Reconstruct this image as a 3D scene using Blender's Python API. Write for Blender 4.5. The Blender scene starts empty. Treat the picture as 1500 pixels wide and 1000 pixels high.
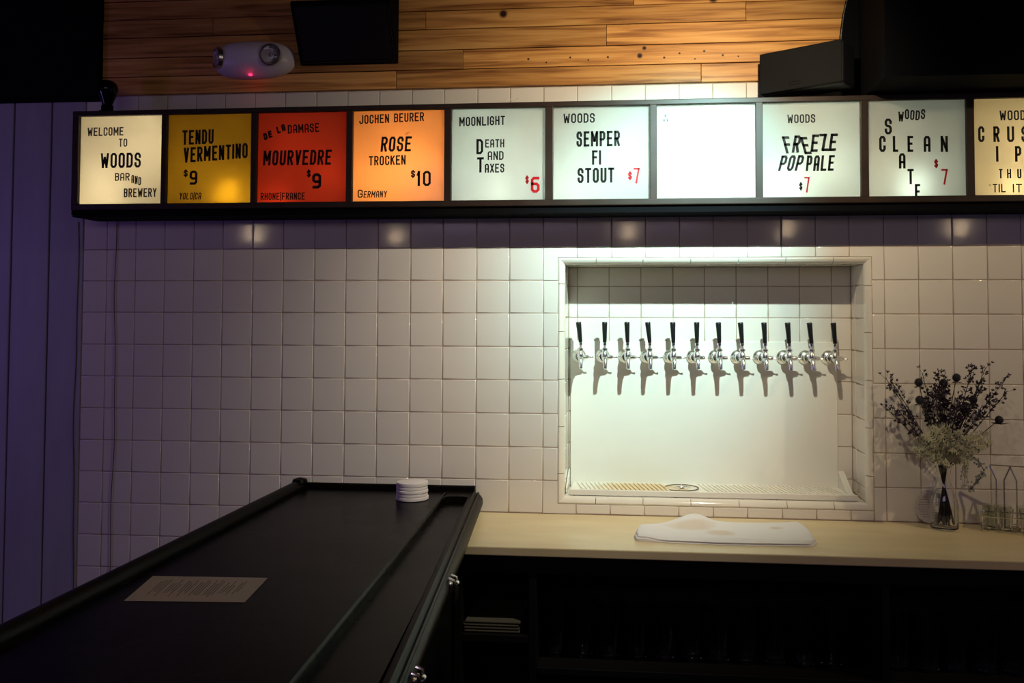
import bpy, bmesh, math, random
from mathutils import Vector, Matrix
random.seed(7)
S = bpy.context.scene
COL = S.collection
PI = math.pi

# ------------------------------------------------------------ camera
cd = bpy.data.cameras.new('camera')
cam = bpy.data.objects.new('camera', cd)
COL.objects.link(cam)
S.camera = cam
cd.sensor_width = 36.0
cd.lens = 31.5
cd.shift_x = -0.0369
cd.shift_y = -0.0585
cd.clip_start = 0.05
yaw, pitch, roll = 0.0971, 0.0372, 0.0026
cam.matrix_world = (Matrix.Translation((1.9602, -2.9517, 1.5655)) @ Matrix.Rotation(yaw, 4, 'Z')
                    @ Matrix.Rotation(PI / 2 + pitch, 4, 'X') @ Matrix.Rotation(roll, 4, 'Z'))

# ------------------------------------------------------------ world and lights
w = bpy.data.worlds.new('world'); S.world = w; w.use_nodes = True
w.node_tree.nodes['Background'].inputs[0].default_value = (0.55, 0.46, 0.85, 1)
w.node_tree.nodes['Background'].inputs[1].default_value = 0.012

def light(name, kind, loc, energy, color, aim=None, **kw):
    l = bpy.data.lights.new(name, kind)
    l.energy = energy; l.color = color
    for k, v in kw.items(): setattr(l, k, v)
    o = bpy.data.objects.new(name, l); COL.objects.link(o)
    o.location = loc
    if aim is not None:
        o.rotation_euler = (Vector(aim) - Vector(loc)).to_track_quat('-Z', 'Y').to_euler()
    return o
# the track spot over the taps: a cool bright core inside a wider warm beam
SP = (2.29, -0.93, 2.42)
light('track_spot_wide', 'SPOT', SP, 45, (1.0, 0.84, 0.58), (2.06, 0, 2.02), spot_size=math.radians(118), spot_blend=1.0, shadow_soft_size=0.012)
light('track_spot_beam', 'SPOT', SP, 53, (1.0, 0.94, 0.82), (1.76, 0.1, 1.38), spot_size=math.radians(74), spot_blend=1.0, shadow_soft_size=0.012)
light('track_spot_core', 'SPOT', SP, 92, (0.22, 0.88, 1.0), (2.06, 0, 1.88), spot_size=math.radians(58), spot_blend=1.0, shadow_soft_size=0.012)
# the next spot of the same track, right of the frame
light('track_spot_right', 'SPOT', (3.95, -0.95, 2.42), 30, (1.0, 0.78, 0.46), (3.2, 0, 1.45), spot_size=math.radians(80), spot_blend=0.9, shadow_soft_size=0.02)
# blue daylight through windows on the left and right
light('window_light_left', 'AREA', (-1.38, -1.3, 1.5), 5.5, (0.38, 0.20, 1.0), (0.4, 0, 1.3), shape='RECTANGLE', size=0.22, size_y=1.2)
light('window_light_right', 'AREA', (4.4, -1.7, 1.7), 1.2, (0.22, 0.24, 1.0), (3.0, 0, 1.2), shape='RECTANGLE', size=0.4, size_y=1.1)
light('fill_light_rear', 'AREA', (1.2, -5.05, 2.65), 7.0, (0.78, 0.60, 0.95), (1.2, 0, 1.6), shape='RECTANGLE', size=2.6, size_y=0.5)  # violet fill added high at the rear to lift the shadows, no window there
# warm pendants hanging in the room behind the camera
for px in (-1.10, 0.03, 1.87, 3.1, 4.35):
    light('pendant_light', 'POINT', (px, -4.0, 2.21), 2.2, (1.0, 0.74, 0.46), shadow_soft_size=0.026)

S.view_settings.view_transform = 'Standard'
S.view_settings.look = 'None'
S.view_settings.gamma = 1.0
S.view_settings.exposure = 0.0
S.view_settings.use_curve_mapping = False

# ------------------------------------------------------------ helpers
def mat(name, color, rough=0.5, metal=0.0, coat=0.0, spec=0.5, vary=0.0, scale=8.0, color2=None, stretch=None,
        bump=0.0, bscale=60.0, trans=0.0, ior=1.45, objvar=0.0, emit=None, estr=0.0, sss=0.0, rvary=0.0):
    m = bpy.data.materials.new(name); m.use_nodes = True
    nt = m.node_tree; N = nt.nodes; L = nt.links
    b = N['Principled BSDF']
    b.inputs['Base Color'].default_value = (*color, 1)
    b.inputs['Roughness'].default_value = rough
    b.inputs['Metallic'].default_value = metal
    b.inputs['Coat Weight'].default_value = coat
    b.inputs['Coat Roughness'].default_value = 0.08
    b.inputs['Specular IOR Level'].default_value = spec
    b.inputs['Transmission Weight'].default_value = trans
    b.inputs['IOR'].default_value = ior
    if emit:
        b.inputs['Emission Color'].default_value = (*emit, 1); b.inputs['Emission Strength'].default_value = estr
    tc = N.new('ShaderNodeTexCoord'); mp = N.new('ShaderNodeMapping')
    L.new(tc.outputs['Object'], mp.inputs[0])
    if stretch: mp.inputs['Scale'].default_value = stretch
    src = None
    if vary > 0 or color2:
        n = N.new('ShaderNodeTexNoise'); n.inputs['Scale'].default_value = scale; n.inputs['Detail'].default_value = 6
        L.new(mp.outputs[0], n.inputs['Vector'])
        mx = N.new('ShaderNodeMix'); mx.data_type = 'RGBA'
        c2 = color2 or tuple(c * (1 - vary) for c in color)
        mx.inputs[6].default_value = (*color, 1); mx.inputs[7].default_value = (*c2, 1)
        mr = N.new('ShaderNodeMapRange'); mr.inputs[1].default_value = 0.35; mr.inputs[2].default_value = 0.65
        L.new(n.outputs['Fac'], mr.inputs[0]); L.new(mr.outputs[0], mx.inputs[0])
        src = mx.outputs[2]
        if rvary:
            m2 = N.new('ShaderNodeMapRange'); m2.inputs[3].default_value = rough; m2.inputs[4].default_value = rough + rvary
            L.new(n.outputs['Fac'], m2.inputs[0]); L.new(m2.outputs[0], b.inputs['Roughness'])
    if objvar > 0:
        oi = N.new('ShaderNodeObjectInfo'); hs = N.new('ShaderNodeHueSaturation')
        mr = N.new('ShaderNodeMapRange'); mr.inputs[3].default_value = 1 - objvar; mr.inputs[4].default_value = 1 + objvar
        L.new(oi.outputs['Random'], mr.inputs[0]); L.new(mr.outputs[0], hs.inputs['Value'])
        if src: L.new(src, hs.inputs['Color'])
        else: hs.inputs['Color'].default_value = (*color, 1)
        src = hs.outputs[0]
    if src: L.new(src, b.inputs['Base Color'])
    if bump > 0:
        n = N.new('ShaderNodeTexNoise'); n.inputs['Scale'].default_value = bscale; n.inputs['Detail'].default_value = 4
        L.new(mp.outputs[0], n.inputs['Vector'])
        bp = N.new('ShaderNodeBump'); bp.inputs['Strength'].default_value = bump; bp.inputs['Distance'].default_value = 0.002
        L.new(n.outputs['Fac'], bp.inputs['Height']); L.new(bp.outputs[0], b.inputs['Normal'])
    return m

class MB:
    def __init__(s): s.v = []; s.f = []; s.sm = []
    def add(s, vs, fs, smooth=False):
        o = len(s.v); s.v += [tuple(x) for x in vs]
        for f in fs: s.f.append(tuple(i + o for i in f)); s.sm.append(smooth)
        return s
    def box(s, x0, x1, y0, y1, z0, z1):
        v = [(x, y, z) for z in (z0, z1) for y in (y0, y1) for x in (x0, x1)]
        return s.add(v, [(0, 2, 3, 1), (4, 5, 7, 6), (0, 1, 5, 4), (2, 6, 7, 3), (0, 4, 6, 2), (1, 3, 7, 5)])
    def cbox(s, x0, x1, y0, y1, z0, z1, b=0.002):
        """box with chamfered edges: 24 vertices"""
        bm = bmesh.new()
        bmesh.ops.create_cube(bm, size=1.0, matrix=Matrix.Translation(((x0+x1)/2, (y0+y1)/2, (z0+z1)/2)) @ Matrix.Diagonal((x1-x0, y1-y0, z1-z0, 1)))
        bmesh.ops.bevel(bm, geom=bm.edges[:], offset=b, segments=2, profile=0.5, affect='EDGES')
        s.bm(bm); return s
    def bm(s, bm, M=None, smooth=False):
        bm.verts.index_update()
        vs = [(M @ v.co) if M else v.co.copy() for v in bm.verts]
        s.add(vs, [[v.index for v in f.verts] for f in bm.faces], smooth); bm.free(); return s
    def lathe(s, prof, n=20, M=None, cap=True):
        """profile [(r, z)] around z, then matrix M"""
        M = M or Matrix()
        vs = []; fs = []
        for r, z in prof:
            for k in range(n):
                a = 2 * PI * k / n; vs.append(M @ Vector((r * math.cos(a), r * math.sin(a), z)))
        for i in range(len(prof) - 1):
            for k in range(n):
                k2 = (k + 1) % n; fs.append((i*n+k, i*n+k2, (i+1)*n+k2, (i+1)*n+k))
        if cap:
            fs.append(tuple(reversed(range(n)))); fs.append(tuple((len(prof)-1)*n + k for k in range(n)))
        return s.add(vs, fs, True)
    def tube(s, pts, r, n=6, closed=False):
        P = [Vector(p) for p in pts]; m = len(P)
        R = r if isinstance(r, (list, tuple)) else [r] * m
        vs = []; fs = []; up = None
        for i in range(m):
            if closed: t = P[(i+1) % m] - P[i-1]
            else: t = P[min(i+1, m-1)] - P[max(i-1, 0)]
            t.normalize()
            if up is None: up = t.orthogonal().normalized()
            else:
                up = up - t * up.dot(t)
                up = up.normalized() if up.length > 1e-6 else t.orthogonal().normalized()
            sd = t.cross(up)
            for k in range(n):
                a = 2 * PI * k / n; vs.append(P[i] + (up * math.cos(a) + sd * math.sin(a)) * R[i])
        for i in range(m if closed else m - 1):
            j = (i + 1) % m
            for k in range(n):
                k2 = (k + 1) % n; fs.append((i*n+k, i*n+k2, j*n+k2, j*n+k))
        if not closed: fs.append(tuple(reversed(range(n)))); fs.append(tuple((m-1)*n + k for k in range(n)))
        return s.add(vs, fs, True)
    def ball(s, c, r, sub=1, sc=(1, 1, 1)):
        bm = bmesh.new(); bmesh.ops.create_icosphere(bm, subdivisions=sub, radius=r)
        return s.bm(bm, Matrix.Translation(c) @ Matrix.Diagonal((*sc, 1)), True)
    def prism(s, poly, lo, hi, axis='y'):
        """polygon in the other two axes, extruded along axis"""
        n = len(poly)
        def p(a, b, c): return (c, a, b) if axis == 'x' else (a, c, b) if axis == 'y' else (a, b, c)
        vs = [p(a, b, lo) for a, b in poly] + [p(a, b, hi) for a, b in poly]
        fs = [tuple(range(n)), tuple(reversed(range(n, 2*n)))] + [(i, i+n, (i+1) % n + n, (i+1) % n) for i in range(n)]
        return s.add(vs, fs)
    def loft(s, rows, smooth=True, caps=True):
        n = len(rows[0]); vs = [p for r in rows for p in r]; fs = []
        for i in range(len(rows) - 1):
            for k in range(n): fs.append((i*n+k, i*n+(k+1) % n, (i+1)*n+(k+1) % n, (i+1)*n+k))
        if caps: fs.append(tuple(reversed(range(n)))); fs.append(tuple((len(rows)-1)*n + k for k in range(n)))
        return s.add(vs, fs, smooth)
    def build(s, name, m, parent=None, loc=None, fix=True):
        me = bpy.data.meshes.new(name)
        me.from_pydata(s.v, [], s.f)
        me.polygons.foreach_set('use_smooth', s.sm)
        me.materials.append(m)
        if fix:
            bm = bmesh.new(); bm.from_mesh(me); bmesh.ops.recalc_face_normals(bm, faces=bm.faces); bm.to_mesh(me); bm.free()
        if any(s.sm) and not all(s.sm) or any(s.sm):
            try: me.set_sharp_from_angle(angle=math.radians(40))
            except Exception: pass
        me.update()
        o = bpy.data.objects.new(name, me); COL.objects.link(o)
        if parent: o.parent = parent
        if loc: o.location = loc
        return o

def tag(o, label=None, cat=None, group=None, kind=None):
    if label: o['label'] = label
    if cat: o['category'] = cat
    if group: o['group'] = group
    if kind: o['kind'] = kind
    return o
def thing(name, label, cat, loc=(0, 0, 0), group=None, rot=(0, 0, 0)):
    o = bpy.data.objects.new(name, None); COL.objects.link(o)
    o.empty_display_size = 0.05; o.location = loc; o.rotation_euler = rot
    return tag(o, label, cat, group)
def inst(src, parent, loc=(0, 0, 0), rot=(0, 0, 0), scale=(1, 1, 1), name=None):
    o = src.copy(); COL.objects.link(o)
    if name: o.name = name
    o.parent = parent; o.location = loc; o.rotation_euler = rot; o.scale = scale
    return o
def copy_tree(o, parent=None):
    c = o.copy(); COL.objects.link(c); c.parent = parent
    for ch in [x for x in bpy.data.objects if x.parent == o]: copy_tree(ch, c)
    return c
RX = lambda a: Matrix.Rotation(a, 4, 'X')
RY = lambda a: Matrix.Rotation(a, 4, 'Y')
RZ = lambda a: Matrix.Rotation(a, 4, 'Z')
T = lambda *a: Matrix.Translation(a)

# ------------------------------------------------------------ materials
M_tile = mat('glazed_tile', (0.80, 0.75, 0.67), 0.09, vary=0.05, scale=5, objvar=0.025, bump=0.12, bscale=14)
M_grout = mat('grout', (0.50, 0.38, 0.28), 0.9, vary=0.35, scale=18)
M_trim = mat('glazed_trim_tile', (0.82, 0.77, 0.66), 0.1, vary=0.05, scale=6)
M_board = mat('painted_board', (0.42, 0.42, 0.46), 0.5, vary=0.12, scale=3, stretch=(6, 6, 1), bump=0.2)
M_blackwall = mat('black_paint', (0.004, 0.004, 0.005), 0.9, spec=0.1)
M_dark = mat('dark_room_paint', (0.03, 0.028, 0.03), 0.8)
M_frame = mat('black_sign_metal', (0.032, 0.018, 0.011), 0.45, spec=0.4, vary=0.3, scale=20)
M_white_in = mat('white_sign_lining', (0.8, 0.8, 0.78), 0.7)
M_letter = mat('black_letter', (0.006, 0.006, 0.006), 0.4, spec=0.3)
M_red = mat('red_letter', (0.50, 0.005, 0.01), 0.4)
M_glare_letter = mat('glare_washed_letter', (0.35, 0.42, 0.50), 0.4)  # black letters under glare, the washed-out look put into their colour
M_lacquer = mat('black_lacquer', (0.002, 0.0016, 0.0012), 0.2, spec=0.055, vary=0.3, scale=4, rvary=0.15)
M_lacquer2 = mat('black_lacquer_moulding', (0.004, 0.003, 0.0022), 0.36, spec=0.07, vary=0.3, scale=9)
M_cab = mat('black_cabinet', (0.006, 0.005, 0.005), 0.55, spec=0.3)
M_chrome = mat('chrome', (0.88, 0.87, 0.84), 0.24, metal=1.0)
M_steel = mat('brushed_steel', (0.55, 0.53, 0.48), 0.3, metal=1.0)
M_blackp = mat('black_tap_handle', (0.008, 0.008, 0.008), 0.35)
M_counter = mat('cream_worktop', (0.80, 0.67, 0.40), 0.28, vary=0.12, scale=4, stretch=(1, 3, 1), color2=(0.72, 0.58, 0.33))
M_plastic = mat('white_plastic', (0.86, 0.84, 0.75), 0.3, vary=0.05, scale=3)
M_glass = mat('clear_glass', (0.97, 0.98, 0.97), 0.02, trans=1.0, ior=1.45)
M_water = mat('water', (0.97, 0.98, 0.97), 0.0, trans=1.0, ior=1.33)
M_paper = mat('cream_paper', (0.72, 0.60, 0.42), 0.7)
M_ink = mat('brown_ink', (0.16, 0.11, 0.08), 0.8)
M_white = mat('white_plaster_coaster', (0.80, 0.74, 0.72), 0.75, vary=0.06, scale=30)
M_elight = mat('white_housing', (0.75, 0.68, 0.74), 0.35)
M_speaker = mat('dark_grey_grille', (0.008, 0.0075, 0.007), 0.7, spec=0.15, bump=0.3, bscale=900)
M_speaker2 = mat('black_speaker_plastic', (0.01, 0.01, 0.012), 0.5)
M_bulb = mat('dark_glass', (0.002, 0.002, 0.004), 0.05)
M_led = mat('red_led', (0.5, 0, 0.02), 0.4, emit=(1, 0.02, 0.10), estr=4)
M_cable = mat('brown_cable', (0.16, 0.09, 0.07), 0.6)
M_stem = mat('dark_green_stem', (0.022, 0.024, 0.014), 0.7)
M_purple = mat('purple_floret', (0.055, 0.028, 0.06), 0.8, objvar=0.3, vary=0.4, scale=60)
M_thistle = mat('thistle_head', (0.022, 0.018, 0.026), 0.85)
M_miller = mat('silver_green_leaf', (0.52, 0.50, 0.33), 0.8, objvar=0.15, vary=0.25, scale=25)
M_droop = mat('grey_blue_leaf', (0.34, 0.36, 0.32), 0.8)

# wood boards over the tiles: grain, board to board colour and a few knots where the photograph has them
def wood():
    m = mat('pine_board', (0.42, 0.17, 0.045), 0.42, spec=0.35)
    nt = m.node_tree; N = nt.nodes; L = nt.links; b = N['Principled BSDF']
    g = N.new('ShaderNodeNewGeometry'); mp = N.new('ShaderNodeMapping'); mp.inputs['Scale'].default_value = (1.2, 1, 26)
    oi = N.new('ShaderNodeObjectInfo'); ad = N.new('ShaderNodeVectorMath'); ad.operation = 'ADD'
    mul = N.new('ShaderNodeMath'); mul.operation = 'MULTIPLY'; mul.inputs[1].default_value = 37
    L.new(oi.outputs['Random'], mul.inputs[0]); L.new(g.outputs['Position'], mp.inputs[0])
    L.new(mp.outputs[0], ad.inputs[0]); L.new(mul.outputs[0], ad.inputs[1])
    n = N.new('ShaderNodeTexNoise'); n.inputs['Scale'].default_value = 2.2; n.inputs['Detail'].default_value = 7; n.inputs['Distortion'].default_value = 0.6
    L.new(ad.outputs[0], n.inputs['Vector'])
    cr = N.new('ShaderNodeValToRGB'); e = cr.color_ramp.elements
    e[0].position = 0.3; e[0].color = (0.24, 0.085, 0.02, 1); e[1].position = 0.72; e[1].color = (0.78, 0.42, 0.13, 1)
    x = cr.color_ramp.elements.new(0.5); x.color = (0.58, 0.27, 0.07, 1)
    L.new(n.outputs['Fac'], cr.inputs[0])
    hs = N.new('ShaderNodeHueSaturation'); mr = N.new('ShaderNodeMapRange'); mr.inputs[3].default_value = 0.62; mr.inputs[4].default_value = 1.2
    L.new(oi.outputs['Random'], mr.inputs[0]); L.new(mr.outputs[0], hs.inputs['Value']); L.new(cr.outputs[0], hs.inputs['Color'])
    col = hs.outputs[0]
    for kx, kz, kr in KNOTS:
        d = N.new('ShaderNodeVectorMath'); d.operation = 'DISTANCE'; d.inputs[1].default_value = (kx, -0.012, kz)
        L.new(g.outputs['Position'], d.inputs[0])
        r = N.new('ShaderNodeMapRange'); r.inputs[1].default_value = kr * 0.6; r.inputs[2].default_value = kr * 1.25
        L.new(d.outputs['Value'], r.inputs[0])
        mx = N.new('ShaderNodeMix'); mx.data_type = 'RGBA'; mx.inputs[6].default_value = (0.03, 0.008, 0.003, 1)
        L.new(r.outputs[0], mx.inputs[0]); L.new(col, mx.inputs[7]); col = mx.outputs[2]
    L.new(col, b.inputs['Base Color'])
    bp = N.new('ShaderNodeBump'); bp.inputs['Strength'].default_value = 0.25; bp.inputs['Distance'].default_value = 0.002
    L.new(n.outputs['Fac'], bp.inputs['Height']); L.new(bp.outputs[0], b.inputs['Normal'])
    return m
KNOTS = [(1.515, 2.573, 0.014), (2.21, 2.603, 0.014), (1.97, 2.420, 0.009), (1.985, 2.445, 0.007), (1.865, 2.418, 0.004),
         (2.05, 2.412, 0.004), (2.10, 2.425, 0.0035), (2.15, 2.405, 0.003), (2.18, 2.43, 0.004), (1.60, 2.418, 0.004), (1.66, 2.405, 0.003), (1.74, 2.42, 0.0035),
         (1.80, 2.41, 0.003), (2.24, 2.415, 0.004), (2.29, 2.41, 0.003)]
M_wood = wood()

def acrylic(name, color, trl=0.75):
    """translucent sign sheet lit by the bulbs behind it"""
    m = bpy.data.materials.new(name); m.use_nodes = True
    nt = m.node_tree; N = nt.nodes; L = nt.links; N.remove(N['Principled BSDF']); out = N['Material Output']
    tc = N.new('ShaderNodeTexCoord'); n = N.new('ShaderNodeTexNoise'); n.inputs['Scale'].default_value = 5; n.inputs['Detail'].default_value = 4
    L.new(tc.outputs['Object'], n.inputs['Vector'])
    mx = N.new('ShaderNodeMix'); mx.data_type = 'RGBA'
    mx.inputs[6].default_value = (*color, 1); mx.inputs[7].default_value = (*[c * 0.8 for c in color], 1); L.new(n.outputs['Fac'], mx.inputs[0])
    t = N.new('ShaderNodeBsdfTranslucent'); d = N.new('ShaderNodeBsdfDiffuse'); g = N.new('ShaderNodeBsdfGlossy'); g.inputs['Roughness'].default_value = 0.12
    L.new(mx.outputs[2], t.inputs[0]); L.new(mx.outputs[2], d.inputs[0])
    a = N.new('ShaderNodeMixShader'); a.inputs[0].default_value = 1 - trl
    L.new(t.outputs[0], a.inputs[1]); L.new(d.outputs[0], a.inputs[2])
    f = N.new('ShaderNodeFresnel'); f.inputs[0].default_value = 1.45
    c = N.new('ShaderNodeMixShader'); L.new(f.outputs[0], c.inputs[0]); L.new(a.outputs[0], c.inputs[1]); L.new(g.outputs[0], c.inputs[2])
    L.new(c.outputs[0], out.inputs[0])
    return m
# ------------------------------------------------------------ the setting
NX0, NX1, NZ0, NZ1 = 1.701, 2.708, 0.948, 1.754        # outer edge of the tap niche
IX0, IX1, IZ0, IZ1, IY = 1.721, 2.687, 0.970, 1.733, 0.190   # inner faces of the niche
wb = MB()
wb.box(0.034, NX0, 0.0017, 0.26, 0.0, 2.33); wb.box(NX1, 4.7, 0.0017, 0.26, 0.0, 2.33)
wb.box(NX0, NX1, 0.0017, 0.26, 0.0, NZ0); wb.box(NX0, NX1, 0.0017, 0.26, NZ1, 2.33)
wall = tag(wb.build('wall_back', M_grout), kind='structure')
nb = MB(); nb.box(NX0, NX1, 0.1918, 0.26, NZ0, NZ1)
nb.box(NX0, IX0 - 0.0015, 0.0225, 0.1918, NZ0, NZ1); nb.box(IX1 + 0.0015, NX1, 0.0225, 0.1918, NZ0, NZ1)
nb.box(IX0 - 0.0015, IX1 + 0.0015, 0.0225, 0.1918, NZ0, IZ0 - 0.0015); nb.box(IX0 - 0.0015, IX1 + 0.0015, 0.0225, 0.1918, IZ1 + 0.0015, NZ1)
niche = tag(nb.build('wall_niche', M_grout), kind='structure')

_tm = {}
def tile_mesh(w_, h_):
    k = (round(w_, 3), round(h_, 3))
    if k in _tm: return _tm[k]
    b = 0.0030; rings = [(b, 0.0), (b * 0.5, 0.0003), (b * 0.18, 0.0010), (0, 0.0026), (0, 0.0085)]
    vs = []; fs = []
    for i, y in rings:
        x, z = k[0] / 2 - i, k[1] / 2 - i
        vs += [(-x, y, -z), (x, y, -z), (x, y, z), (-x, y, z)]
    fs.append((0, 1, 2, 3))
    for r in range(4):
        for q in range(4):
            q2 = (q + 1) % 4; fs.append((r*4+q, (r+1)*4+q, (r+1)*4+q2, r*4+q2))
    me = bpy.data.meshes.new('tile'); me.from_pydata(vs, [], fs); me.materials.append(M_tile)
    me.polygons.foreach_set('use_smooth', [False] + [True] * 16)
    bm = bmesh.new(); bm.from_mesh(me); bmesh.ops.recalc_face_normals(bm, faces=bm.faces); bm.to_mesh(me); bm.free()
    _tm[k] = me
    return me
def tile(parent, a0, a1, b0, b1, face='front', d=0.0, gap=0.0021):
    """one glazed tile; a = along, b = other direction of its surface, d = where the surface lies"""
    w_, h_ = a1 - a0 - gap, b1 - b0 - gap
    if w_ < 0.004 or h_ < 0.004: return
    o = bpy.data.objects.new('tile', tile_mesh(w_, h_)); COL.objects.link(o); o.parent = parent
    ca, cb = (a0 + a1) / 2, (b0 + b1) / 2; j = lambda: random.uniform(-0.0035, 0.0035)
    if face == 'front': o.location = (ca, d + random.uniform(0, 0.0005), cb); o.rotation_euler = (j(), 0, j())
    elif face == 'left': o.location = (d, ca, cb); o.rotation_euler = (0, 0, -PI/2 + j())      # faces -x
    elif face == 'right': o.location = (d, ca, cb); o.rotation_euler = (0, 0, PI/2 + j())      # faces +x
    elif face == 'down': o.location = (ca, cb, d); o.rotation_euler = (PI/2, 0, 0)
    elif face == 'up': o.location = (ca, cb, d); o.rotation_euler = (-PI/2, 0, 0)
    return o
xs = [0.036, 0.122, 0.227, 0.333, 0.438, 0.543, 0.650, 0.758, 0.868, 0.978, 1.089, 1.202, 1.313, 1.427, 1.538, 1.651, 1.763,
      1.877, 1.988, 2.099, 2.208, 2.317, 2.425, 2.533, 2.639, 2.747, 2.853, 2.958, 3.064, 3.167, 3.276, 3.385]
zs = [1.898, 1.7885, 1.680, 1.571, 1.460, 1.350, 1.240, 1.130, 1.022, 0.915, 0.806, 0.697, 0.588, 0.479]
for i in range(len(xs) - 1): tile(wall, xs[i], xs[i+1], 2.227, 2.3265)          # the row above the sign
for r in range(len(zs) - 1):
    z1, z0 = zs[r], zs[r+1]
    for i in range(len(xs) - 1):
        x0, x1 = xs[i], xs[i+1]
        if r >= 9 and i > 6: continue                     # behind the bar and the counter
        if x1 <= NX0 or x0 >= NX1 or z0 >= NZ1: tile(wall, x0, x1, z0, z1)
        elif x0 < NX0 or x1 > NX1:                        # beside or around a corner of the niche
            g = 0.0012
            inner0, inner1 = (x0, NX0) if x0 < NX0 else (NX1, x1)
            if z1 > NZ1:
                p = [(x0+g, z0+g), (NX0-g, z0+g), (NX0-g, NZ1+g), (x1-g, NZ1+g), (x1-g, z1-g), (x0+g, z1-g)] if x0 < NX0 else \
                    [(NX1+g, z0+g), (x1-g, z0+g), (x1-g, z1-g), (x0+g, z1-g), (x0+g, NZ1+g), (NX1+g, NZ1+g)]
                MB().prism(p, 0, 0.0085).build('tile', M_tile, wall)
            elif z0 < NZ0 and x0 < NX0:
                p = [(x0+g, z0+g), (1.761-g, z0+g), (1.761-g, NZ0-g), (NX0-g, NZ0-g), (NX0-g, z1-g), (x0+g, z1-g)]
                MB().prism(p, 0, 0.0085).build('tile', M_tile, wall)
            else: tile(wall, inner0, inner1, z0, z1)
        elif z1 > NZ1: tile(wall, x0, x1, NZ1, z1)
us = [1.761, 1.872, 1.983, 2.094, 2.205, 2.313, 2.423, 2.530, 2.637, 2.708]
for i in range(len(us) - 1): tile(wall, us[i], us[i+1], 0.915, NZ0)
# inside of the niche
bx = [IX0, 1.752, 1.863, 1.974, 2.085, 2.193, 2.301, 2.409, 2.515, 2.622, IX1]
bz = [IZ1, 1.666, 1.557, 1.449, 1.341, 1.230, 1.121, 1.012, IZ0]
for r in range(len(bz) - 1):
    for i in range(len(bx) - 1):
        if r < 3 or i in (0, len(bx) - 2): tile(niche, bx[i], bx[i+1], bz[r+1], bz[r], d=IY)
    for a0, a1 in ((0.021, 0.135), (0.135, IY)):
        tile(niche, a0, a1, bz[r+1], bz[r], 'left', IX1); tile(niche, a0, a1, bz[r+1], bz[r], 'right', IX0)
for i in range(len(bx) - 1):
    for a0, a1 in ((0.021, 0.135), (0.135, IY)):
        tile(niche, bx[i], bx[i+1], a0, a1, 'down', IZ1); tile(niche, bx[i], bx[i+1], a0, a1, 'up', IZ0)
# rounded trim tiles along the four edges of the niche
R_ = 0.0215
def trim_piece(parent, side, t0, t1, e0=False, e1=False):
    """quarter round tile from t0 to t1 along an edge; e0/e1 mitre that end"""
    g = 0.0009
    prof = [(0.0006, 0.021), (0.0006, 0.0006)] + [(R_ * math.sin(a), -0.0015 + 0.023 * (1 - math.cos(a))) for a in [PI / 2 * k / 7 for k in range(1, 8)]]
    rows = []
    for t, e, sg in ((t0, e0, 1), (t1, e1, -1)):
        row = []
        for a, d in prof:
            tt = t + sg * (a if e else g)
            row.append({'left': (NX0 + a, d, tt), 'right': (NX1 - a, d, tt), 'top': (tt, d, NZ1 - a), 'bottom': (tt, d, NZ0 + a)}[side])
        rows.append(row)
    MB().loft(rows).build('tile', M_trim, parent)
for n_, side, cuts in (('trim_1', 'left', [NZ0, 1.045, 1.198, 1.354, 1.511, 1.668, NZ1]), ('trim_2', 'right', [NZ0, 1.056, 1.208, 1.359, 1.512, 1.662, NZ1]),
                       ('trim_3', 'top', [NX0, 1.826, 1.980, 2.135, 2.289, 2.439, 2.589, NX1]), ('trim_4', 'bottom', [NX0, 1.825, 1.979, 2.133, 2.287, 2.438, 2.585, NX1])):
    t = bpy.data.objects.new(n_, None); COL.objects.link(t); tag(t, kind='structure')
    for k in range(len(cuts) - 1):
        trim_piece(t, side, cuts[k], cuts[k+1], k == 0, k == len(cuts) - 2)

# boards over the tiles
ub = MB(); ub.box(0.034, 4.7, 0.010, 0.26, 2.33, 3.0)
upper = tag(ub.build('wall_upper', M_cab), kind='structure')
pz = [2.3275, 2.390, 2.4565, 2.527, 2.590, 2.656, 2.722, 2.788, 2.854, 2.92]
cuts = [[1.15, 2.17, 3.0], [0.62, 1.378, 2.70], [0.95, 1.86, 2.9], [0.5, 1.25, 2.315, 3.2], [0.8, 1.95], [1.4, 2.6], [1.0, 2.0], [1.5, 2.6], [1.1, 2.3]]
for r in range(len(pz) - 1):
    e = [0.05] + cuts[r] + [4.0]
    for k in range(len(e) - 1):
        MB().cbox(e[k] + 0.0006, e[k+1] - 0.0006, -0.012 + random.uniform(-0.0012, 0.0012), 0.010, pz[r] + 0.0012, pz[r+1] - 0.0012, 0.0016).build('board', M_wood, upper)
# painted upright boards at the left
wl = tag(MB().box(-1.4, 0.034, 0.012, 0.26, 0.0, 2.33).build('wall_left', M_cab), kind='structure')
bxs = [-1.39, -1.24, -1.09, -0.94, -0.80, -0.66, -0.52, -0.377, -0.233, -0.092, 0.0335]
for k in range(len(bxs) - 1):
    MB().cbox(bxs[k] + 0.003, bxs[k+1] - (0.003 if k < len(bxs) - 2 else 0), -0.002, 0.014, 0.01, 2.322, 0.003).build('board', M_board, wl)
tag(MB().cbox(-1.395, 0.10, -0.030, 0.26, 2.309, 2.995, 0.004).build('trim_5', M_blackwall), kind='structure')
tag(MB().box(-1.6, 4.7, -5.2, 0.26, -0.10, 0.0).build('floor', M_dark), kind='structure')
tag(MB().box(-1.6, 4.7, -5.2, 0.26, 3.0, 3.1).build('ceiling', M_dark), kind='structure')
tag(MB().box(-1.6, 4.7, -5.2, -5.1, 0.0, 3.0).build('wall_rear', M_dark), kind='structure')
tag(MB().box(-1.5, -1.4, -5.1, 0.26, 0.0, 3.0).build('wall_far_left', M_dark), kind='structure')
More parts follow.
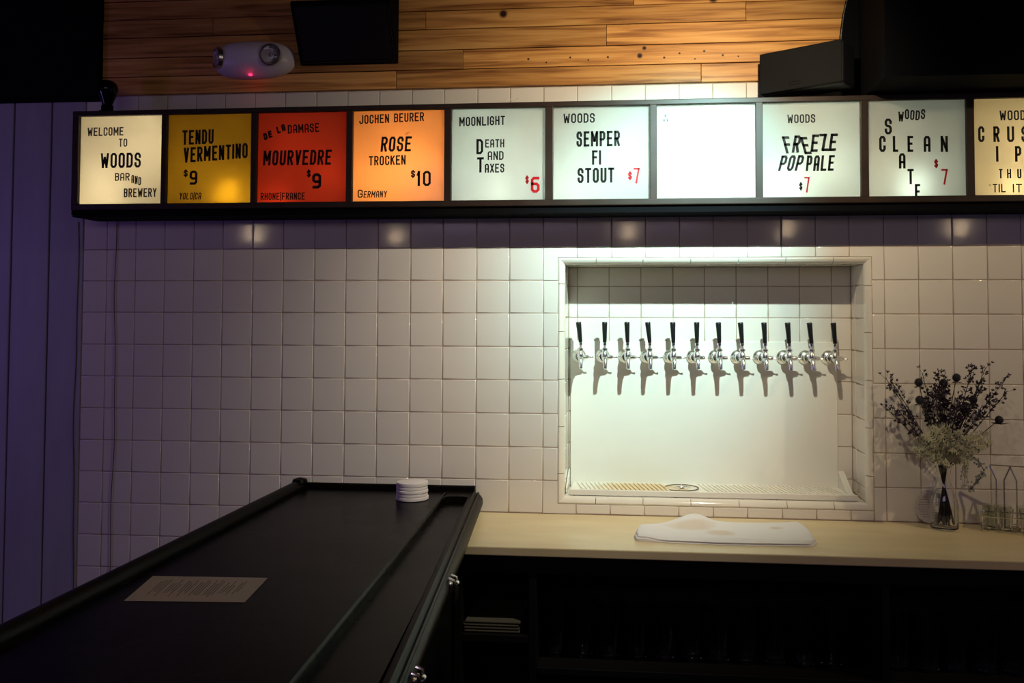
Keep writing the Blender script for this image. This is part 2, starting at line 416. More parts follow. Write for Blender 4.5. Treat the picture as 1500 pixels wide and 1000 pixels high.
tag(MB().box(4.6, 4.7, -5.1, 0.003, 0.0, 3.0).build('wall_right', M_dark), kind='structure')

# ------------------------------------------------------------ illuminated sign
SX0, SX1, SZ0, SZ1, SY = 0.089, 3.300, 1.887, 2.2385, -0.152
PAN = [(0.1085, 0.4005), (0.4160, 0.7070), (0.7245, 1.0270), (1.0450, 1.3485), (1.3695, 1.6730), (1.6960, 2.0015), (2.0215, 2.3265), (2.3460, 2.6420), (2.6635, 2.9530), (2.9735, 3.2800)]
PZ0, PZ1 = 1.9275, 2.2245
sign = thing('lightbox_sign', 'long black lightbox sign with ten backlit letter panels over the tile wall', 'sign', ((SX0 + SX1) / 2, 0, SZ0))
def W(b, name, m, parent=sign, off=None):
    """build with world coordinates under a thing"""
    o = b.build(name, m, parent)
    p = parent; L_ = Vector((0, 0, 0))
    while p is not None: L_ += Vector(p.location); p = p.parent
    o.data.transform(Matrix.Translation(-L_))
    return o
c = MB()
c.box(SX0, SX1, SY, -0.001, SZ1 - 0.006, SZ1); c.box(SX0, SX1, SY + 0.006, -0.001, SZ0, SZ0 + 0.006); c.box(SX0, SX1, SY + 0.006, SY + 0.012, SZ0 + 0.006, 1.915)
c.box(SX0, SX0 + 0.006, SY, -0.001, SZ0 + 0.006, SZ1 - 0.006); c.box(SX1 - 0.006, SX1, SY, -0.001, SZ0 + 0.006, SZ1 - 0.006)
c.box(SX0 + 0.006, SX1 - 0.006, -0.007, -0.001, SZ0 + 0.006, SZ1 - 0.006)
W(c, 'casing', M_blackwall)
c = MB(); c.cbox(SX0 - 0.001, SX1, SY - 0.004, SY + 0.014, PZ1 - 0.0015, SZ1 + 0.001, 0.002); W(c, 'top_rail', M_frame)
c = MB(); c.cbox(SX0 - 0.001, SX1, SY - 0.004, SY + 0.014, 1.9085, PZ0 + 0.0015, 0.003); W(c, 'bottom_rail', M_frame)
eb = [(SX0, PAN[0][0])] + [(PAN[k][1], PAN[k+1][0]) for k in range(9)] + [(PAN[9][1], SX1)]
for a, b_ in eb:
    c = MB(); c.cbox(a - 0.001, b_ + 0.001, SY - 0.003, SY + 0.013, PZ0, PZ1, 0.0015); W(c, 'divider', M_frame)
c = MB(); c.box(SX0 + 0.007, SX1 - 0.007, -0.010, -0.0075, SZ0 + 0.007, SZ1 - 0.007)
c.box(SX0 + 0.007, SX1 - 0.007, -0.136, -0.011, SZ0 + 0.020, SZ0 + 0.022); c.box(SX0 + 0.007, SX1 - 0.007, -0.136, -0.011, SZ1 - 0.010, SZ1 - 0.008)
for a, b_ in eb: c.box((a+b_)/2 - 0.003, (a+b_)/2 + 0.003, -0.136, -0.011, SZ0 + 0.023, SZ1 - 0.011)
W(c, 'lining', M_white_in)
cool = (0.80, 1.0, 0.92); warm = (1.0, 0.84, 0.58)
WH = (0.86, 0.86, 0.80)
# colour of the sheet, label, bulbs behind it (x, z, watts, light colour)
PS = [((0.90, 0.86, 0.74), 'cream panel with the welcome lettering', [(0.20, 1.99, 0.76, warm, -0.05), (0.31, 2.12, 0.95, warm, -0.05)]),
      ((0.74, 0.54, 0.10), 'mustard yellow panel with a nine dollar price', [(0.625, 1.962, 0.62, warm, -0.102), (0.50, 2.04, 0.20, warm, -0.05)]),
      ((0.80, 0.20, 0.10), 'deep red panel with a nine dollar price', [(0.79, 1.94, 0.22, warm, -0.090), (0.97, 2.02, 0.28, warm, -0.06), (0.84, 2.12, 0.15, warm, -0.06)]),
      ((0.98, 0.60, 0.30), 'bright orange panel with a ten dollar price', [(1.22, 2.05, 1.35, warm, -0.06), (1.12, 2.0, 0.45, warm, -0.06)]),
      (WH, 'white panel with a red six dollar price', [(1.52, 1.965, 0.55, cool, -0.095), (1.5, 2.07, 0.85, cool, -0.05)]),
      (WH, 'white panel with a red seven dollar price beside three short lines', [(1.76, 1.97, 0.6, cool, -0.06), (1.9, 2.07, 0.4, cool, -0.06)]),
      (WH, 'blank glaring white panel', [(2.17, 2.06, 1.8, cool, -0.06), (2.25, 2.0, 0.5, cool, -0.06)]),
      (WH, 'white panel with slanting jumbled letters', [(2.42, 1.97, 0.75, cool, -0.06), (2.55, 2.03, 0.45, cool, -0.06)]),
      (WH, 'grey white panel with crossing words', [(2.80, 1.960, 0.55, cool, -0.102), (2.72, 2.02, 0.16, warm, -0.05)]),
      ((0.86, 0.80, 0.62), 'yellowish white panel cut off by the right side of the photo', [(3.09, 1.952, 0.5, warm, -0.098), (3.12, 2.08, 0.6, warm, -0.05)])]
panels = []
for k, (col, lab, bulbs) in enumerate(PS):
    c = MB(); a, b_ = PAN[k]; c.box(a - 0.002, b_ + 0.002, -0.1405, -0.1385, PZ0 - 0.002, PZ1 + 0.002)
    p = W(c, 'panel', acrylic('sign_sheet', col)); p['label'] = lab; panels.append(p)
    for bx_, bz_, e_, lc, by_ in bulbs:
        light('sign_bulb', 'POINT', (bx_, by_, bz_), e_, lc, shadow_soft_size=0.012)

# pale worn corners of the red and the orange sheet
M_corner = acrylic('bare_sheet', (0.9, 0.85, 0.6), 0.9)
for pi, cs_ in ((2, ('tr', 'bl', 'br')), (3, ('tl', 'tr'))):
    for c4 in cs_:
        x_ = PAN[pi][0] if c4[1] == 'l' else PAN[pi][1]; z_ = PZ1 if c4[0] == 't' else PZ0
        dx = 0.007 if c4[1] == 'l' else -0.007; dz = -0.007 if c4[0] == 't' else 0.007
        c = MB(); c.prism([(x_, z_), (x_ + dx, z_), (x_, z_ + dz)], -0.1412, -0.1408, 'y')
        o = c.build('worn_corner', M_corner, panels[pi]); o.data.transform(Matrix.Translation(-Vector(sign.location))); o['label'] = 'pale bare corner of the sheet'
c = MB(); c.box(PAN[2][1] - 0.0022, PAN[2][1] - 0.0004, -0.1412, -0.1408, PZ0 + 0.02, PZ1 - 0.02)
o = c.build('worn_edge', M_corner, panels[2]); o.data.transform(Matrix.Translation(-Vector(sign.location))); o['label'] = 'pale bare edge strip of the sheet'

# stroke alphabet of condensed marquee letters
c_ = 0.28; d_ = 0.13
RING = [(c_, 0), (1-c_, 0), (1, d_), (1, 1-d_), (1-c_, 1), (c_, 1), (0, 1-d_), (0, d_), (c_, 0)]
G = {'A': [[(0, 0), (0, 0.86), (c_, 1), (1-c_, 1), (1, 0.86), (1, 0)], [(0, 0.40), (1, 0.40)]],
     'B': [[(0, 0), (0, 1), (0.7, 1), (1, 0.9), (1, 0.62), (0.75, 0.53), (0.1, 0.53)], [(0.75, 0.53), (1, 0.42), (1, 0.1), (0.7, 0), (0, 0)]],
     'C': [[(1, 0.30), (1, d_), (1-c_, 0), (c_, 0), (0, d_), (0, 1-d_), (c_, 1), (1-c_, 1), (1, 1-d_), (1, 0.72)]],
     'D': [[(0, 0), (0, 1), (0.65, 1), (1, 0.84), (1, 0.16), (0.65, 0), (0, 0)]],
     'E': [[(1, 1), (0, 1), (0, 0), (1, 0)], [(0, 0.52), (0.8, 0.52)]],
     'F': [[(1, 1), (0, 1), (0, 0)], [(0, 0.52), (0.8, 0.52)]],
     'G': [[(1, 0.72), (1, 1-d_), (1-c_, 1), (c_, 1), (0, 1-d_), (0, d_), (c_, 0), (1-c_, 0), (1, d_), (1, 0.45), (0.55, 0.45)]],
     'H': [[(0, 0), (0, 1)], [(1, 0), (1, 1)], [(0, 0.52), (1, 0.52)]],
     'I': [[(0.5, 0), (0.5, 1)]], 'J': [[(1, 1), (1, d_), (1-c_, 0), (c_, 0), (0, d_), (0, 0.25)]],
     'K': [[(0, 0), (0, 1)], [(1, 1), (0.05, 0.45)], [(0.38, 0.62), (1, 0)]],
     'L': [[(0, 1), (0, 0), (1, 0)]], 'M': [[(0, 0), (0, 1), (0.5, 0.35), (1, 1), (1, 0)]], 'N': [[(0, 0), (0, 1), (1, 0), (1, 1)]],
     'O': [RING], 'P': [[(0, 0), (0, 1), (0.7, 1), (1, 0.88), (1, 0.56), (0.7, 0.45), (0, 0.45)]],
     'R': [[(0, 0), (0, 1), (0.7, 1), (1, 0.88), (1, 0.62), (0.7, 0.50), (0, 0.50)], [(0.5, 0.50), (1, 0)]],
     'S': [[(0, 0.26), (0, d_), (c_, 0), (1-c_, 0), (1, d_), (1, 0.38), (0.8, 0.5), (0.2, 0.56), (0, 0.68), (0, 1-d_), (c_, 1), (1-c_, 1), (1, 1-d_), (1, 0.76)]],
     'T': [[(0, 1), (1, 1)], [(0.5, 1), (0.5, 0)]], 'U': [[(0, 1), (0, d_), (c_, 0), (1-c_, 0), (1, d_), (1, 1)]],
     'V': [[(0, 1), (0.5, 0), (1, 1)]], 'W': [[(0, 1), (0.2, 0), (0.5, 0.7), (0.8, 0), (1, 1)]], 'X': [[(0, 0), (1, 1)], [(0, 1), (1, 0)]],
     'Y': [[(0, 1), (0.5, 0.5), (1, 1)], [(0.5, 0.5), (0.5, 0)]], 'Z': [[(0, 1), (1, 1), (0, 0), (1, 0)]],
     '$': [[(0, 0.28), (0, 0.2), (c_, 0.12), (1-c_, 0.12), (1, 0.2), (1, 0.4), (0, 0.6), (0, 0.8), (c_, 0.88), (1-c_, 0.88), (1, 0.8), (1, 0.72)], [(0.5, 0), (0.5, 1)]],
     '|': [[(0.5, -0.15), (0.5, 1.15)]], '`': [[(0.2, 0), (1, 1)]], '"': [[(0.2, 0), (0.2, 1)], [(0.8, 0), (0.8, 1)]],
     '9': [[(0.05, 0), (1-c_, 0), (1, d_), (1, 1-d_), (1-c_, 1), (c_, 1), (0, 1-d_), (0, 0.56), (c_, 0.44), (1, 0.44)]],
     '6': [[(0.95, 1), (c_, 1), (0, 1-d_), (0, d_), (c_, 0), (1-c_, 0), (1, d_), (1, 0.44), (1-c_, 0.56), (0, 0.56)]],
     '7': [[(0, 1), (1, 1), (0.42, 0)]], '1': [[(0.1, 0.8), (0.6, 1), (0.6, 0)]], '0': [RING]}
def stroke(mb, pts, th, f):
    P = [Vector(p) for p in pts]; closed = (P[0] - P[-1]).length < 1e-6
    if not closed:                       # break the stroke at sharp corners
        for i in range(1, len(P) - 1):
            a = (P[i] - P[i-1]).normalized(); b = (P[i+1] - P[i]).normalized()
            if a.dot(b) < 0.15:
                stroke(mb, pts[:i+1], th, f); stroke(mb, pts[i:], th, f); return
    if closed: P = P[:-1]
    n = len(P); Lf = []; Rt = []
    for i in range(n):
        a = P[i] - P[i-1] if (i > 0 or closed) else None
        b = P[(i+1) % n] - P[i] if (i < n-1 or closed) else None
        q = P[i].copy()
        if a is None: a = b; q = q - b.normalized() * th * 0.48
        if b is None: b = a; q = q + a.normalized() * th * 0.48
        a = a.normalized(); b = b.normalized(); t = (a + b).normalized()
        nn = Vector((-t.y, t.x)); k = min(1 / max(nn.dot(Vector((-a.y, a.x))), 0.5), 1.7)
        Lf.append(f(q + nn * th / 2 * k)); Rt.append(f(q - nn * th / 2 * k))
    vs = Lf + Rt; fs = []
    for i in range(n if closed else n - 1):
        j = (i + 1) % n; fs.append((i, j, n + j, n + i))
    mb.add(vs, fs)
LETTERING = [
    (1, 'WELCOME', 0.1327, 0.2593, 2.1869, 2.1583, {}),
    (1, 'TO', 0.2437, 0.2733, 2.1481, 2.1207, {}),
    (1, 'WOODS', 0.1813, 0.3221, 2.1004, 2.0503, {}),
    (1, 'BAR', 0.2328, 0.284, 2.0331, 2.007, {}),
    (1, 'AND', 0.2902, 0.3246, 2.0223, 1.9951, {'dz': -0.0035}),
    (1, 'BREWERY', 0.2649, 0.3788, 1.9813, 1.9518, {}),
    (2, 'TENDU', 0.4649, 0.5728, 2.1732, 2.1246, {'rise': 0.002}),
    (2, 'VERMENTINO', 0.4706, 0.6901, 2.1202, 2.0706, {'rise': 0.012}),
    (2, '$', 0.4718, 0.4854, 2.0427, 2.0156, {}),
    (2, '9', 0.4923, 0.519, 2.0378, 1.9905, {'b': 1}),
    (2, 'YOLO|CA', 0.4584, 0.5335, 1.9647, 1.9422, {'i': 0.1}),
    (3, 'DE LA', 0.7435, 0.8162, 2.1798, 2.1417, {'rise': 0.028, 'rot': 14, 'h': 0.6}),
    (3, 'DAMASE', 0.8252, 0.9306, 2.1858, 2.1568, {'rise': 0.004, 'rot': 3}),
    (3, 'MOURVEDRE', 0.7436, 0.9729, 2.1001, 2.051, {'i': 0.06}),
    (3, '$', 0.8914, 0.904, 2.0371, 2.0093, {}),
    (3, '9', 0.9093, 0.9396, 2.0234, 1.9737, {'b': 1}),
    (3, 'RHONE|FRANCE', 0.7363, 0.8855, 1.9613, 1.9379, {}),
    (4, 'JOCHEN BEURER', 1.0645, 1.2781, 2.2137, 2.1849, {'rise': 0.006}),
    (4, 'ROSE', 1.1376, 1.2376, 2.1393, 2.0907, {'i': 0.08}),
    (4, '`', 1.2136, 1.2315, 2.1541, 2.1453, {}),
    (4, 'TROCKEN', 1.0976, 1.2189, 2.0778, 2.0469, {'rise': 0.002}),
    (4, '$', 1.2365, 1.2505, 2.0304, 2.0039, {}),
    (4, '10', 1.2551, 1.3019, 2.0266, 1.9778, {'b': 1}),
    (4, 'G', 1.0615, 1.0784, 1.9685, 1.942, {}),
    (4, 'ERMANY', 1.0818, 1.1583, 1.9635, 1.9421, {'i': 0.1}),
    (5, 'MOONLIGHT', 1.3937, 1.5414, 2.1992, 2.1696, {'rise': 0.002}),
    (5, 'D', 1.4495, 1.4715, 2.1266, 2.0778, {}),
    (5, 'EATH', 1.478, 1.5395, 2.1251, 2.0989, {}),
    (5, 'AND', 1.4862, 1.5375, 2.0868, 2.0587, {}),
    (5, 'T', 1.452, 1.474, 2.0681, 2.0187, {}),
    (5, 'AXES', 1.4774, 1.5399, 2.0469, 2.0181, {}),
    (5, '$', 1.6077, 1.6186, 2.0081, 1.9807, {'c': 1}),
    (5, '6', 1.6251, 1.6534, 2.0034, 1.9525, {'b': 1, 'c': 1}),
    (6, 'WOODS', 1.7287, 1.8279, 2.203, 2.1727, {}),
    (6, 'SEMPER', 1.7699, 1.9072, 2.1456, 2.0969, {}),
    (6, 'FI', 1.8194, 1.8473, 2.0845, 2.039, {}),
    (6, 'STOUT', 1.7735, 1.8893, 2.0291, 1.9816, {}),
    (6, '$', 1.9328, 1.9449, 2.0169, 1.9889, {'c': 1}),
    (6, '7', 1.9498, 1.9689, 2.0273, 1.978, {'b': 1, 'c': 1}),
    (7, 'WOODS', 2.0392, 2.1406, 2.2034, 2.1755, {'c': 2, 'j': 1}),
    (8, 'WOODS', 2.4238, 2.5081, 2.1869, 2.16, {}),
    (8, 'FREEZE', 2.4129, 2.5728, 2.1215, 2.0676, {'j': 2}),
    (8, 'POP', 2.4001, 2.4701, 2.06, 2.0117, {'i': 0.25}),
    (8, 'PALE', 2.4803, 2.5641, 2.0587, 2.0105, {'i': 0.1}),
    (8, '$', 2.4584, 2.4679, 1.9769, 1.9502, {}),
    (8, '7', 2.4736, 2.49, 1.9923, 1.9439, {'b': 1, 'c': 1}),
    (9, 'WOODS', 2.7561, 2.8358, 2.1927, 2.1624, {'j': 1}),
    (9, 'S', 2.7154, 2.7367, 2.1689, 2.12, {}),
    (9, 'C', 2.6986, 2.7182, 2.1157, 2.0665, {}),
    (9, 'L', 2.739, 2.7551, 2.1151, 2.0659, {}),
    (9, 'E', 2.7824, 2.7993, 2.1143, 2.0652, {}),
    (9, 'A', 2.8301, 2.8503, 2.1135, 2.0645, {}),
    (9, 'N', 2.8799, 2.9012, 2.1126, 2.0637, {}),
    (9, 'A', 2.7565, 2.776, 2.0614, 2.0144, {}),
    (9, 'T', 2.7812, 2.8, 2.013, 1.9662, {}),
    (9, 'E', 2.8025, 2.8185, 1.9667, 1.9195, {}),
    (9, '$', 2.8605, 2.8717, 2.0422, 2.0143, {'c': 1}),
    (9, '7', 2.8809, 2.8998, 2.0117, 1.9635, {'b': 1, 'c': 1}),
    (10, 'WOOD', 3.053, 3.1277, 2.1869, 2.1569, {}),
    (10, 'C', 2.9899, 3.0081, 2.1399, 2.0921, {}),
    (10, 'R', 3.034, 3.0521, 2.1391, 2.0914, {}),
    (10, 'U', 3.0738, 3.0944, 2.1383, 2.0907, {}),
    (10, 'S', 3.115, 3.1346, 2.1376, 2.0901, {}),
    (10, 'I', 3.0414, 3.0473, 2.0789, 2.0314, {'sw': 1}),
    (10, 'P', 3.0958, 3.1141, 2.078, 2.0305, {}),
    (10, 'T', 3.0483, 3.0591, 2.0095, 1.9806, {}),
    (10, 'H', 3.0719, 3.0837, 2.0092, 1.9803, {}),
    (10, 'U', 3.1013, 3.1131, 2.0088, 1.98, {}),
    (10, '"', 3.0182, 3.0251, 1.9645, 1.9573, {}),
    (10, 'TIL', 3.0299, 3.0673, 1.9642, 1.9384, {}),
    (10, 'IT', 3.0869, 3.1143, 1.9636, 1.9378, {}),
]

WD = {'I': 0.30, '|': 0.25, 'M': 1.25, 'W': 1.3, '1': 0.55}
for pan, text, x0, x1, z1, z0, o_ in LETTERING:
    H = z1 - z0; b = MB(); ws = [WD.get(ch, 1.0) if ch != ' ' else 0.7 for ch in text]
    gapf = 0.26; tot = sum(ws) + gapf * (len(text) - 1); u = (x1 - x0) / tot
    if len(text) == 1: u = (x1 - x0) / ws[0]
    th = H * (0.19 if o_.get('b') else 0.150)
    if o_.get('h'): H *= o_['h']
    th = min(th, 0.0125, (u * 0.30) if o_.get('b') else 1)
    x = x0; rng = random.Random(len(text) * 31 + pan)
    for k, ch in enumerate(text):
        wch = ws[k] * u
        if ch != ' ':
            rise = o_.get('rise', 0) * (k / max(len(text) - 1, 1) - 0.5) + o_.get('dz', 0) * (k - 1)
            ang = math.radians(o_.get('rot', 0)); sh = o_.get('i', 0)
            if o_.get('j') == 1: rise += rng.uniform(-0.004, 0.004); ang += rng.uniform(-0.1, 0.1)
            if o_.get('j') == 2: sh = [-0.25, 0.18, -0.28, 0.12, -0.12, 0.14][k]; rise += [-0.002, 0, -0.005, 0.002, 0.004, 0.004][k]
            cx, cz = x + wch / 2, (z0 + z1) / 2 + rise
            iw = max(wch - th, 0.001); ih = H - th
            if ch in 'I|': iw = 0.0001
            for pl in G[ch]:
                # turn the unit glyph into metres first, then stroke it, so that every stroke is equally thick
                pm = [((px - 0.5) * iw, (pz - 0.5) * ih) for px, pz in pl]
                f = lambda v: (cx + (v.x + sh * v.y) * math.cos(ang) - v.y * math.sin(ang), -0.1412, cz + v.y * math.cos(ang) + (v.x + sh * v.y) * math.sin(ang))
                stroke(b, pm, th, f)
        x += wch + gapf * u
    o = b.build('lettering', {0: M_letter, 1: M_red, 2: M_glare_letter}[o_.get('c', 0)], panels[pan - 1], fix=False)
    o.data.transform(Matrix.Translation(-Vector(sign.location)))
    if o_.get('c') == 1: o['label'] = 'red price lettering'

# ------------------------------------------------------------ worktop and cabinet
c = MB(); c.cbox(1.442, 4.0, -0.435, -0.0015, 0.889, 0.9145, 0.003)
wt = thing('worktop', 'long cream worktop running under the tap niche', 'countertop', (2.4, -0.2, 0.889))
W(c, 'slab', M_counter, wt)
cab = thing('back_cabinet', 'black open cabinet with shelves under the cream worktop', 'cabinet', (2.4, -0.2, 0.0))
c = MB(); c.cbox(1.442, 4.0, -0.415, -0.395, 0.835, 0.888, 0.003); W(c, 'top_rail', M_cab, cab)
for x in (1.442, 1.655, 2.62, 3.58): c = MB(); c.cbox(x, x + 0.022, -0.412, -0.004, 0.03, 0.834, 0.002); W(c, 'upright', M_cab, cab)
c = MB(); c.cbox(1.465, 1.654, -0.410, -0.012, 0.640, 0.662, 0.002); W(c, 'shelf', M_cab, cab)
c = MB(); c.cbox(1.678, 2.619, -0.410, -0.012, 0.556, 0.576, 0.002); W(c, 'shelf', M_cab, cab)
c = MB(); c.cbox(2.643, 3.579, -0.410, -0.012, 0.556, 0.576, 0.002); W(c, 'shelf', M_cab, cab)
c = MB(); c.box(1.442, 4.0, -0.012, -0.002, 0.03, 0.888); W(c, 'back_panel', M_cab, cab)
c = MB(); c.box(1.442, 4.0, -0.38, -0.36, 0.0, 0.03); W(c, 'plinth', M_cab, cab)
c = MB(); c.lathe([(0.028, 0), (0.029, 0.004), (0.038, 0.150), (0.0385, 0.160), (0.0365, 0.160), (0.0355, 0.150), (0.027, 0.010), (0.001, 0.008)], 20, cap=True)
gl = c.build('pint_glass', M_glass)
tag(gl, 'clear pint glass standing in the dark row of glasses under the worktop', 'glass', 'pint glasses under the worktop')
xg = [1.722 + 0.0785 * k for k in range(11)] + [2.69 + 0.0785 * k for k in range(7)]
for k, x in enumerate(xg):
    o = gl if k == 0 else gl.copy()
    if k: COL.objects.link(o)
    o.location = (x if x < 2.6 else x, -0.31 + random.uniform(-0.006, 0.006), 0.5765); o.rotation_euler = (0, 0, random.uniform(0, 6))
# paper napkins on the left shelf
nap = thing('napkin_stack', 'stack of folded pale cloths on the dark shelf left of the pint glasses', 'napkins', (1.53, -0.31, 0.6625))
for k in range(4):
    c = MB(); dx = random.uniform(-0.003, 0.003); c.cbox(1.468 + dx, 1.628 + dx, -0.400, -0.20, 0.663 + k * 0.0085, 0.6710 + k * 0.0085, 0.0038); W(c, 'folded_cloth', mat('pale_cloth', (0.10, 0.09, 0.06), 0.9) if k == 0 else bpy.data.materials['pale_cloth'], nap)

# ------------------------------------------------------------ drip unit in the niche
dt = thing('drip_tray', 'white drip tray with tall backsplash filling the bottom of the niche', 'drip tray', (2.19, 0.10, 0.971))
c = MB(); c.cbox(1.729, 2.637, 0.181, 0.1885, 0.972, 1.476, 0.002); W(c, 'backsplash', M_plastic, dt)
M_stain = mat('stained_plastic', (0.86, 0.83, 0.72), 0.3)
def stainmat(m, cx, cy, rx, ry, col):
    nt = m.node_tree; N = nt.nodes; L = nt.links
    g = N.new('ShaderNodeNewGeometry'); mp = N.new('ShaderNodeMapping'); mp.vector_type = 'POINT'
    mp.inputs['Location'].default_value = (-cx / rx, -cy / ry, 0); mp.inputs['Scale'].default_value = (1 / rx, 1 / ry, 0)
    L.new(g.outputs['Position'], mp.inputs[0])
    n = N.new('ShaderNodeTexNoise'); n.inputs['Scale'].default_value = 22; L.new(g.outputs['Position'], n.inputs['Vector'])
    ln = N.new('ShaderNodeVectorMath'); ln.operation = 'LENGTH'; L.new(mp.outputs[0], ln.inputs[0])
    a = N.new('ShaderNodeMath'); a.operation = 'ADD'; L.new(ln.outputs['Value'], a.inputs[0]); L.new(n.outputs['Fac'], a.inputs[1])
    r = N.new('ShaderNodeMapRange'); r.inputs[1].default_value = 1.1; r.inputs[2].default_value = 1.6; L.new(a.outputs[0], r.inputs[0])
    mx = N.new('ShaderNodeMix'); mx.data_type = 'RGBA'; mx.inputs[6].default_value = (*col, 1)
    b = N['Principled BSDF']; mx.inputs[7].default_value = b.inputs['Base Color'].default_value
    if b.inputs['Base Color'].links: L.new(b.inputs['Base Color'].links[0].from_socket, mx.inputs[7])
    L.new(r.outputs[0], mx.inputs[0]); L.new(mx.outputs[2], b.inputs['Base Color'])
stainmat(M_stain, 1.975, 0.10, 0.16, 0.09, (0.76, 0.58, 0.33))
c = MB(); c.cbox(1.737, 2.665, 0.030, 0.181, 0.9715, 0.9855, 0.002); W(c, 'tray_floor', M_stain, dt)
c = MB(); c.cbox(1.737, 2.665, 0.0235, 0.0325, 0.9715, 0.9905, 0.002); W(c, 'front_lip', M_plastic, dt)
# raised slanting ribs between the drain slots
rb = MB(); n_r = 58
for k in range(n_r):
    x = 1.752 + k * (0.86 / n_r)
    if 2.055 < x + 0.01 < 2.165: continue
    rb.prism([(x, 0.172), (x + 0.0075, 0.172), (x + 0.0355, 0.040), (x + 0.028, 0.040)], 0.9850, 0.9900, 'z')
o = W(rb, 'ribs', M_stain, dt); o['kind'] = 'stuff'
hl = MB()
for k in range(90):
    pass
M_slot = mat('slot_shadow_plastic', (0.50, 0.42, 0.28), 0.8)
for x0_, lab in ((2.637, 'end_cap'), (1.7225, 'end_cap')):
    c = MB(); c.prism([(0.188, 1.040), (0.188, 0.972), (0.040, 0.972), (0.040, 0.990), (0.060, 0.990)] if x0_ > 2 else [(0.188, 1.030), (0.188, 0.972), (0.060, 0.972), (0.060, 0.990)], x0_, x0_ + (0.020 if x0_ > 2 else 0.005), 'x'); W(c, lab, M_plastic, dt)
gr = thing('glass_rinser', 'small chrome star shaped glass rinser set in the white drip tray', 'glass rinser', (2.108, 0.103, 0.9857))
c = MB(); c.tube([(2.108 + 0.056 * math.cos(2*PI*k/40), 0.103 + 0.056 * math.sin(2*PI*k/40), 0.9885) for k in range(40)], 0.0018, 6, True); W(c, 'rim', M_ink, gr)
c = MB()
for k in range(6):
    a = PI * k / 3 + 0.2; c.tube([(2.108, 0.103, 0.992), (2.108 + 0.030 * math.cos(a), 0.103 + 0.030 * math.sin(a), 0.989)], [0.003, 0.0015], 6)
W(c, 'spokes', M_chrome, gr)
c = MB(); c.lathe([(0.009, 0), (0.0075, 0.004), (0.004, 0.010), (0.001, 0.0115)], 16, T(2.108, 0.103, 0.987)); W(c, 'nozzle', M_chrome, gr)

# ------------------------------------------------------------ twelve taps
ORD = ['leftmost', 'second from the left', 'third from the left', 'fourth from the left', 'fifth from the left', 'sixth from the left',
       'sixth from the right', 'fifth from the right', 'fourth from the right', 'third from the right', 'second from the right', 'rightmost']
# taps
FY = RX(PI / 2)            # lathe axis z -> -y
def make_tap():
    t = thing('beer_tap', '', 'beer tap')
    MB().lathe([(0.0245, 0), (0.0250, 0.002), (0.0235, 0.005), (0.0175, 0.009), (0.0165, 0.014), (0.0125, 0.016), (0.011, 0.020)], 24, FY).build('flange', M_chrome, t)
    MB().lathe([(0.0100, 0.015), (0.0100, 0.030), (0.0165, 0.031), (0.0175, 0.034), (0.0175, 0.041), (0.0160, 0.044), (0.0105, 0.045), (0.0095, 0.066)], 20, FY).build('shank', M_chrome, t)
    MB().lathe([(0.003, -0.016), (0.009, -0.012), (0.0115, 0.0), (0.0105, 0.010), (0.0075, 0.015), (0.0072, 0.021)], 18, T(0, -0.070, 0.002)).build('body', M_chrome, t)
    MB().tube([(0, -0.070, 0.0), (0, -0.078, -0.006), (0, -0.086, -0.016), (0, -0.089, -0.027), (0, -0.090, -0.039)], [0.0085, 0.0083, 0.0075, 0.0066, 0.0060], 14).build('spout', M_chrome, t)
    MB().lathe([(0.0085, 0.019), (0.0108, 0.021), (0.0108, 0.026), (0.0075, 0.029), (0.0048, 0.031), (0.0042, 0.037), (0.0066, 0.038), (0.0070, 0.046), (0.0058, 0.047)], 18, T(0, -0.070, 0.002)).build('collar', M_chrome, t)
    h = MB().lathe([(0.0056, 0.0), (0.0066, 0.004), (0.0092, 0.064), (0.0093, 0.0685), (0.0080, 0.0705)], 18, Matrix()).build('handle', M_blackp, t)
    h.location = (0, -0.070, 0.048)
    h.rotation_euler = (-0.10, 0, 0)
    l = MB().lathe([(0.0085, 0.004), (0.0085, 0.012), (0.0078, 0.014), (0.0070, 0.026), (0.0046, 0.029), (0.0030, 0.031)], 14, T(0, -0.062, -0.001) @ RY(PI / 2)).build('flow_lever', M_chrome, t)
    MB().tube([(0.029, -0.062, -0.001), (0.036, -0.064, -0.003), (0.041, -0.066, -0.002)], [0.0022, 0.0019, 0.0022], 8).ball((0.042, -0.066, -0.002), 0.0033).build('tip', M_chrome, l)
    return t
tap0 = make_tap()
tx = [1.771, 1.8535, 1.9310, 2.006, 2.0855, 2.1645, 2.239, 2.3145, 2.390, 2.469, 2.542, 2.6185]
lean = [-0.10, 0.0, -0.02, -0.09, -0.02, 0.0, -0.03, -0.06, -0.03, -0.05, -0.07, -0.05]
for k, x in enumerate(tx):
    t = tap0 if k == 0 else copy_tree(tap0)
    t['label'] = 'chrome beer tap with a black handle, %s of the row' % ORD[k]
    t['group'] = 'beer taps in the niche'
    t.location = (x - 0.011, 0.181, 1.4235); t.rotation_euler = (0, 0, 0.115)
    for ch in t.children:
        if ch.name.startswith('handle'): ch.rotation_euler = (-0.08, lean[k] - 0.0, 0)

